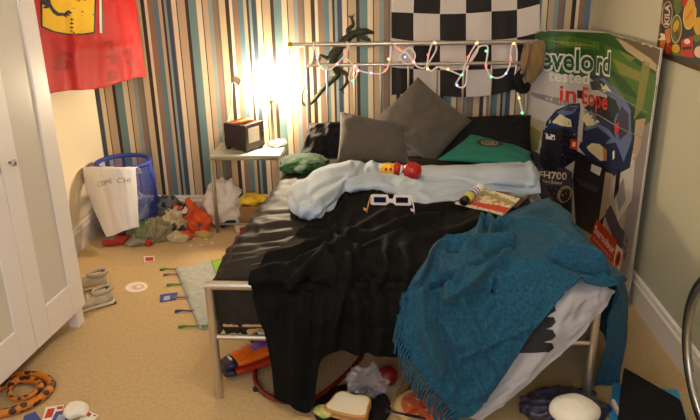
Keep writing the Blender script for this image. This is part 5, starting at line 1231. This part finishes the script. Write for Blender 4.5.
q = Zp(325, 414, .01); bm = B(); add_blob(bm, q + V((0, 0, .012)), (.045, .035, .018), 8, .5, 22, 4); tag(obj('crisps', bm, mat('salad_yellow', (222, 200, 130), .7, var=.5, vscale=60, col2=(130, 160, 60)), base=tuple(q)), 'yellow green salad spilling beside the sandwich on the black plate', 'salad')
film = mat('cling_film', (244, 240, 246), .10, alpha=.13, spec=1.0, coat=1.0)
q = Zp(368, 396, .0); bm = B(); add_blob(bm, q + V((0, 0, .07)), (.078, .058, .062), 17, 1.25, 19, 4, floor=.008)
for v in bm.verts: v.co += V((noise.noise(v.co*70), noise.noise(v.co*70 + V((5, 0, 0))), noise.noise(v.co*70 + V((0, 9, 0))))) * .010
tag(obj('cling_film', bm, film, base=(q.x, q.y, .01), smooth=False), 'crumpled clear cling film between the sandwich and the red ball', 'plastic film')
q = Zp(387, 388, 0); bm = B(); bmesh.ops.create_uvsphere(bm, u_segments=32, v_segments=20, radius=.043, matrix=Matrix.Translation(q + V((0, .02, .043)))); tag(obj('red_ball', bm, mat('dull_red_rubber', (128, 18, 16), .4), base=tuple(q)), 'dark red ball on the carpet behind the cling film', 'ball')
# pizza
pz = Zp(425, 412, 0); pi_ = thing('pizza', 'round pizza with red tomato topping and pale crust beside the teal fringe', 'pizza', tuple(pz))
bm = B(); add_lathe(bm, [(0, .03), (.085, .03), (.10, .036), (.115, .030), (.118, .020), (.11, .008), (0, .006)], pz, 40); obj('crust', bm, mat('pizza_crust', (226, 192, 130), .8, var=.2, vscale=30), pi_)
bm = B(); add_lathe(bm, [(0, .045), (.05, .044), (.085, .037), (.098, .031)], pz, 40)
for v in bm.verts: v.co.z += .004*noise.noise(v.co*60)
obj('topping', bm, mat('tomato_topping', (196, 60, 32), .45, var=.6, vscale=40, col2=(222, 130, 80)), pi_, label='red tomato topping')
for k in range(9):
    a = k*2.4; r = .085*math.sqrt((k+.5)/9); bm = B(); add_blob(bm, pz + V((r*math.cos(a), r*math.sin(a), .044)), (.012, .009, .004), k, .4, 60, 2); obj('cheese_bit', bm, mat('cheese', (216, 136, 84), .6), pi_, label='pale cheese bit')
a, b = Zp(385, 410, .055), Zp(426, 419, .055); kn = thing('black_knife', 'black plastic knife lying across the edge of the pizza', 'knife', tuple((a+b)/2))
bm = B(); add_tube(bm, spline([a, a.lerp(b, .2), a.lerp(b, .45)], 4), [.007, .008, .008, .0075, .007, .0065, .006, .006, .006], 8, flat=.5); obj('handle', bm, mat('black_cutlery', (22, 20, 20), .35), kn)
bm = B(); add_tube(bm, spline([a.lerp(b, .45), a.lerp(b, .8), b], 4), [.005, .008, .009, .009, .009, .009, .008, .006, .002], 8, flat=.25); obj('blade', bm, MATS['black_cutlery'], kn)
p0, p1 = Zp(408, 384, .0), Zp(394, 412, .0); bm = B(); dd = (p1-p0); add_box(bm, (p0+p1)/2 + V((0, 0, .012)), (.035, dd.length, .022), .003, Matrix.Rotation(math.atan2(-dd.x, dd.y), 3, 'Z')); tag(obj('card_strip', bm, mat('brown_card', (158, 122, 72), .8), base=tuple(p0), smooth=False), 'narrow brown card strip on the carpet between red ball and pizza', 'card strip')
# bun on crumpled bag
q = Zp(573, 424, 0); bm = B(); add_blob(bm, q + V((-.02, .06, .035)), (.16, .10, .05), 41, .7, 14, 5, floor=.003); tag(obj('grey_carrier_bag', bm, mat('grey_plastic', (66, 62, 78), .3), base=tuple(q)), 'crumpled dark grey plastic bag under the white bun at the foot of the bed', 'bag')
q = Zp(574, 419, .05); bm = B(); add_blob(bm, q + V((0, .0, .035)), (.088, .075, .048), 3, .12, 8, 5, ridged=False); tag(obj('bun', bm, mat('pale_bun', (240, 230, 212), .8, bump=.15, bscale=60), base=tuple(q)), 'pale round bun resting on the crumpled dark grey bag', 'bread')
# black case with a cyan folder below
zt = .10
kc = [Zp(624, 366, zt), Zp(681, 399, zt), Zp(688, 425, zt), Zp(617, 425, zt)]
kb = thing('black_case', 'flat black case standing on the carpet by the foot of the bed', 'case', tuple(sum(kc, V())/4 - V((0, 0, zt))))
bm = B(); add_prism(bm, [p - V((0, 0, .075)) for p in kc], (0, 0, .075), .006); obj('body', bm, mat('black_case', (22, 20, 22), .75, bump=.15, bscale=200, spec=.2), kb, smooth=False)
bm = B(); a, b = kc[0], kc[3]; add_box(bm, (a*.35+b*.65) - V((.006, 0, .03)), (.012, .10, .02), .003); obj('clasp', bm, mat('white_red_label', (214, 190, 186), .5), kb, smooth=False, label='pale clasp')
fc = [Zp(613, 384, .015), Zp(678, 391, .015), Zp(686, 420, .015), Zp(608, 428, .015)]
bm = B(); add_prism(bm, [V((p.x, p.y, .003)) for p in fc], (0, 0, .016)); tag(obj('cyan_folder', bm, mat('cyan_card', (50, 150, 200), .4), base=tuple(sum(fc, V())/4), smooth=False), 'bright cyan folder lying under the black case', 'folder')
# bicycle wheel against the sage wall
wc = V((1.13, 2.0, .335)); wl = thing('bicycle_wheel', 'bicycle wheel with black tyre and thin spokes standing beside the sage wall', 'bicycle wheel', (wc.x, wc.y, 0))
lean = Matrix.Rotation(math.radians(-4), 3, 'Y') @ Matrix.Rotation(math.radians(0), 3, 'Z')
def wpt(r, a, o=0): 
    q = lean @ V((o, r*math.cos(a), r*math.sin(a))); return wc + q
def ring(R, r, nm, m, lab=None):
    bm = B(); ps = [wpt(R, 2*PI*k/96) for k in range(97)]; add_tube(bm, ps, r, 10, cap=False); return obj(nm, bm, m, wl, label=lab)
ring(.324, .0115, 'tyre', mat('tyre_black', (30, 27, 26), .75), 'black tyre'); ring(.303, .0135, 'rim', mat('alloy_rim', (196, 190, 180), .3, .9), 'alloy rim')
bm = B(); add_tube(bm, [wpt(0, 0, -.045), wpt(0, 0, .045)], .018, 14); add_tube(bm, [wpt(0, 0, -.07), wpt(0, 0, .07)], .006, 10)
for o in (-.034, .034): add_tube(bm, [wpt(0, 0, o-.002), wpt(0, 0, o+.002)], .03, 18)
obj('hub', bm, MATS['alloy_rim'], wl)
for k in range(32):
    s_ = 1 if k % 2 else -1; a = 2*PI*k/32; bm = B(); add_tube(bm, [wpt(.028, a + (.9 if (k//2) % 2 else -.9), .034*s_), wpt(.300, a)], .0011, 5); obj('spoke', bm, MATS['alloy_rim'], wl)

# ================================================================== LIGHT AND CAMERA
def light(name, kind, loc, energy, col, **kw):
    l = bpy.data.lights.new(name, kind); l.energy = energy; l.color = col
    for k, v in kw.items(): setattr(l, k, v)
    o = bpy.data.objects.new(name, l); C.objects.link(o); o.location = loc; return o

# assumed ceiling pendant, unseen above the frame, added for overhead light
pend = V((-.10, 1.75, 2.08))
cl = thing('assumed_ceiling_pendant', 'assumed white paper globe pendant hanging from the ceiling, out of view', 'ceiling lamp', (pend.x, pend.y, HC))
bm = B(); bmesh.ops.create_uvsphere(bm, u_segments=32, v_segments=20, radius=.16, matrix=Matrix.Translation(pend)); obj('shade', bm, mat('paper_globe', (255, 232, 196), .8, emit=3.0), cl)
bm = B(); add_tube(bm, [pend + V((0, 0, .155)), V((pend.x, pend.y, HC - .001))], .004, 8); obj('cord', bm, white_gloss, cl)
light('assumed_pendant_light', 'POINT', tuple(pend), 430, (1, .885, .73), shadow_soft_size=.165)  # warm overhead light from the assumed pendant
wl_ = light('assumed_window_daylight', 'AREA', ((wx0+wx1)/2, YF - .02, (wz0+wz1)/2), 26, (.78, .86, 1), shape='RECTANGLE', size=1.4, size_y=1.1)  # assumed daylight: area lamp added in the unseen opening behind the camera
wl_.rotation_euler = (math.radians(90), 0, 0)
w = bpy.data.worlds.new('sky'); S.world = w; w.use_nodes = True
w.node_tree.nodes['Background'].inputs['Color'].default_value = (.55, .68, .9, 1); w.node_tree.nodes['Background'].inputs['Strength'].default_value = .6

cd = bpy.data.cameras.new('camera'); co = bpy.data.objects.new('camera', cd); C.objects.link(co)
cd.sensor_fit = 'HORIZONTAL'; cd.sensor_width = 36.0; cd.lens = F * 36 / 700; cd.clip_start = .05
# rows of the camera rotation in world axes
co.matrix_world = Matrix(((Xc.x, Xc.y, Xc.z, 0), (Yc.x, Yc.y, Yc.z, 0), (Zc.x, Zc.y, Zc.z, CAM_H), (0, 0, 0, 1)))
S.camera = co
S.view_settings.view_transform = 'Standard'; S.view_settings.look = 'None'; S.view_settings.gamma = 1; S.view_settings.use_curve_mapping = False
S.view_settings.exposure = 0.22
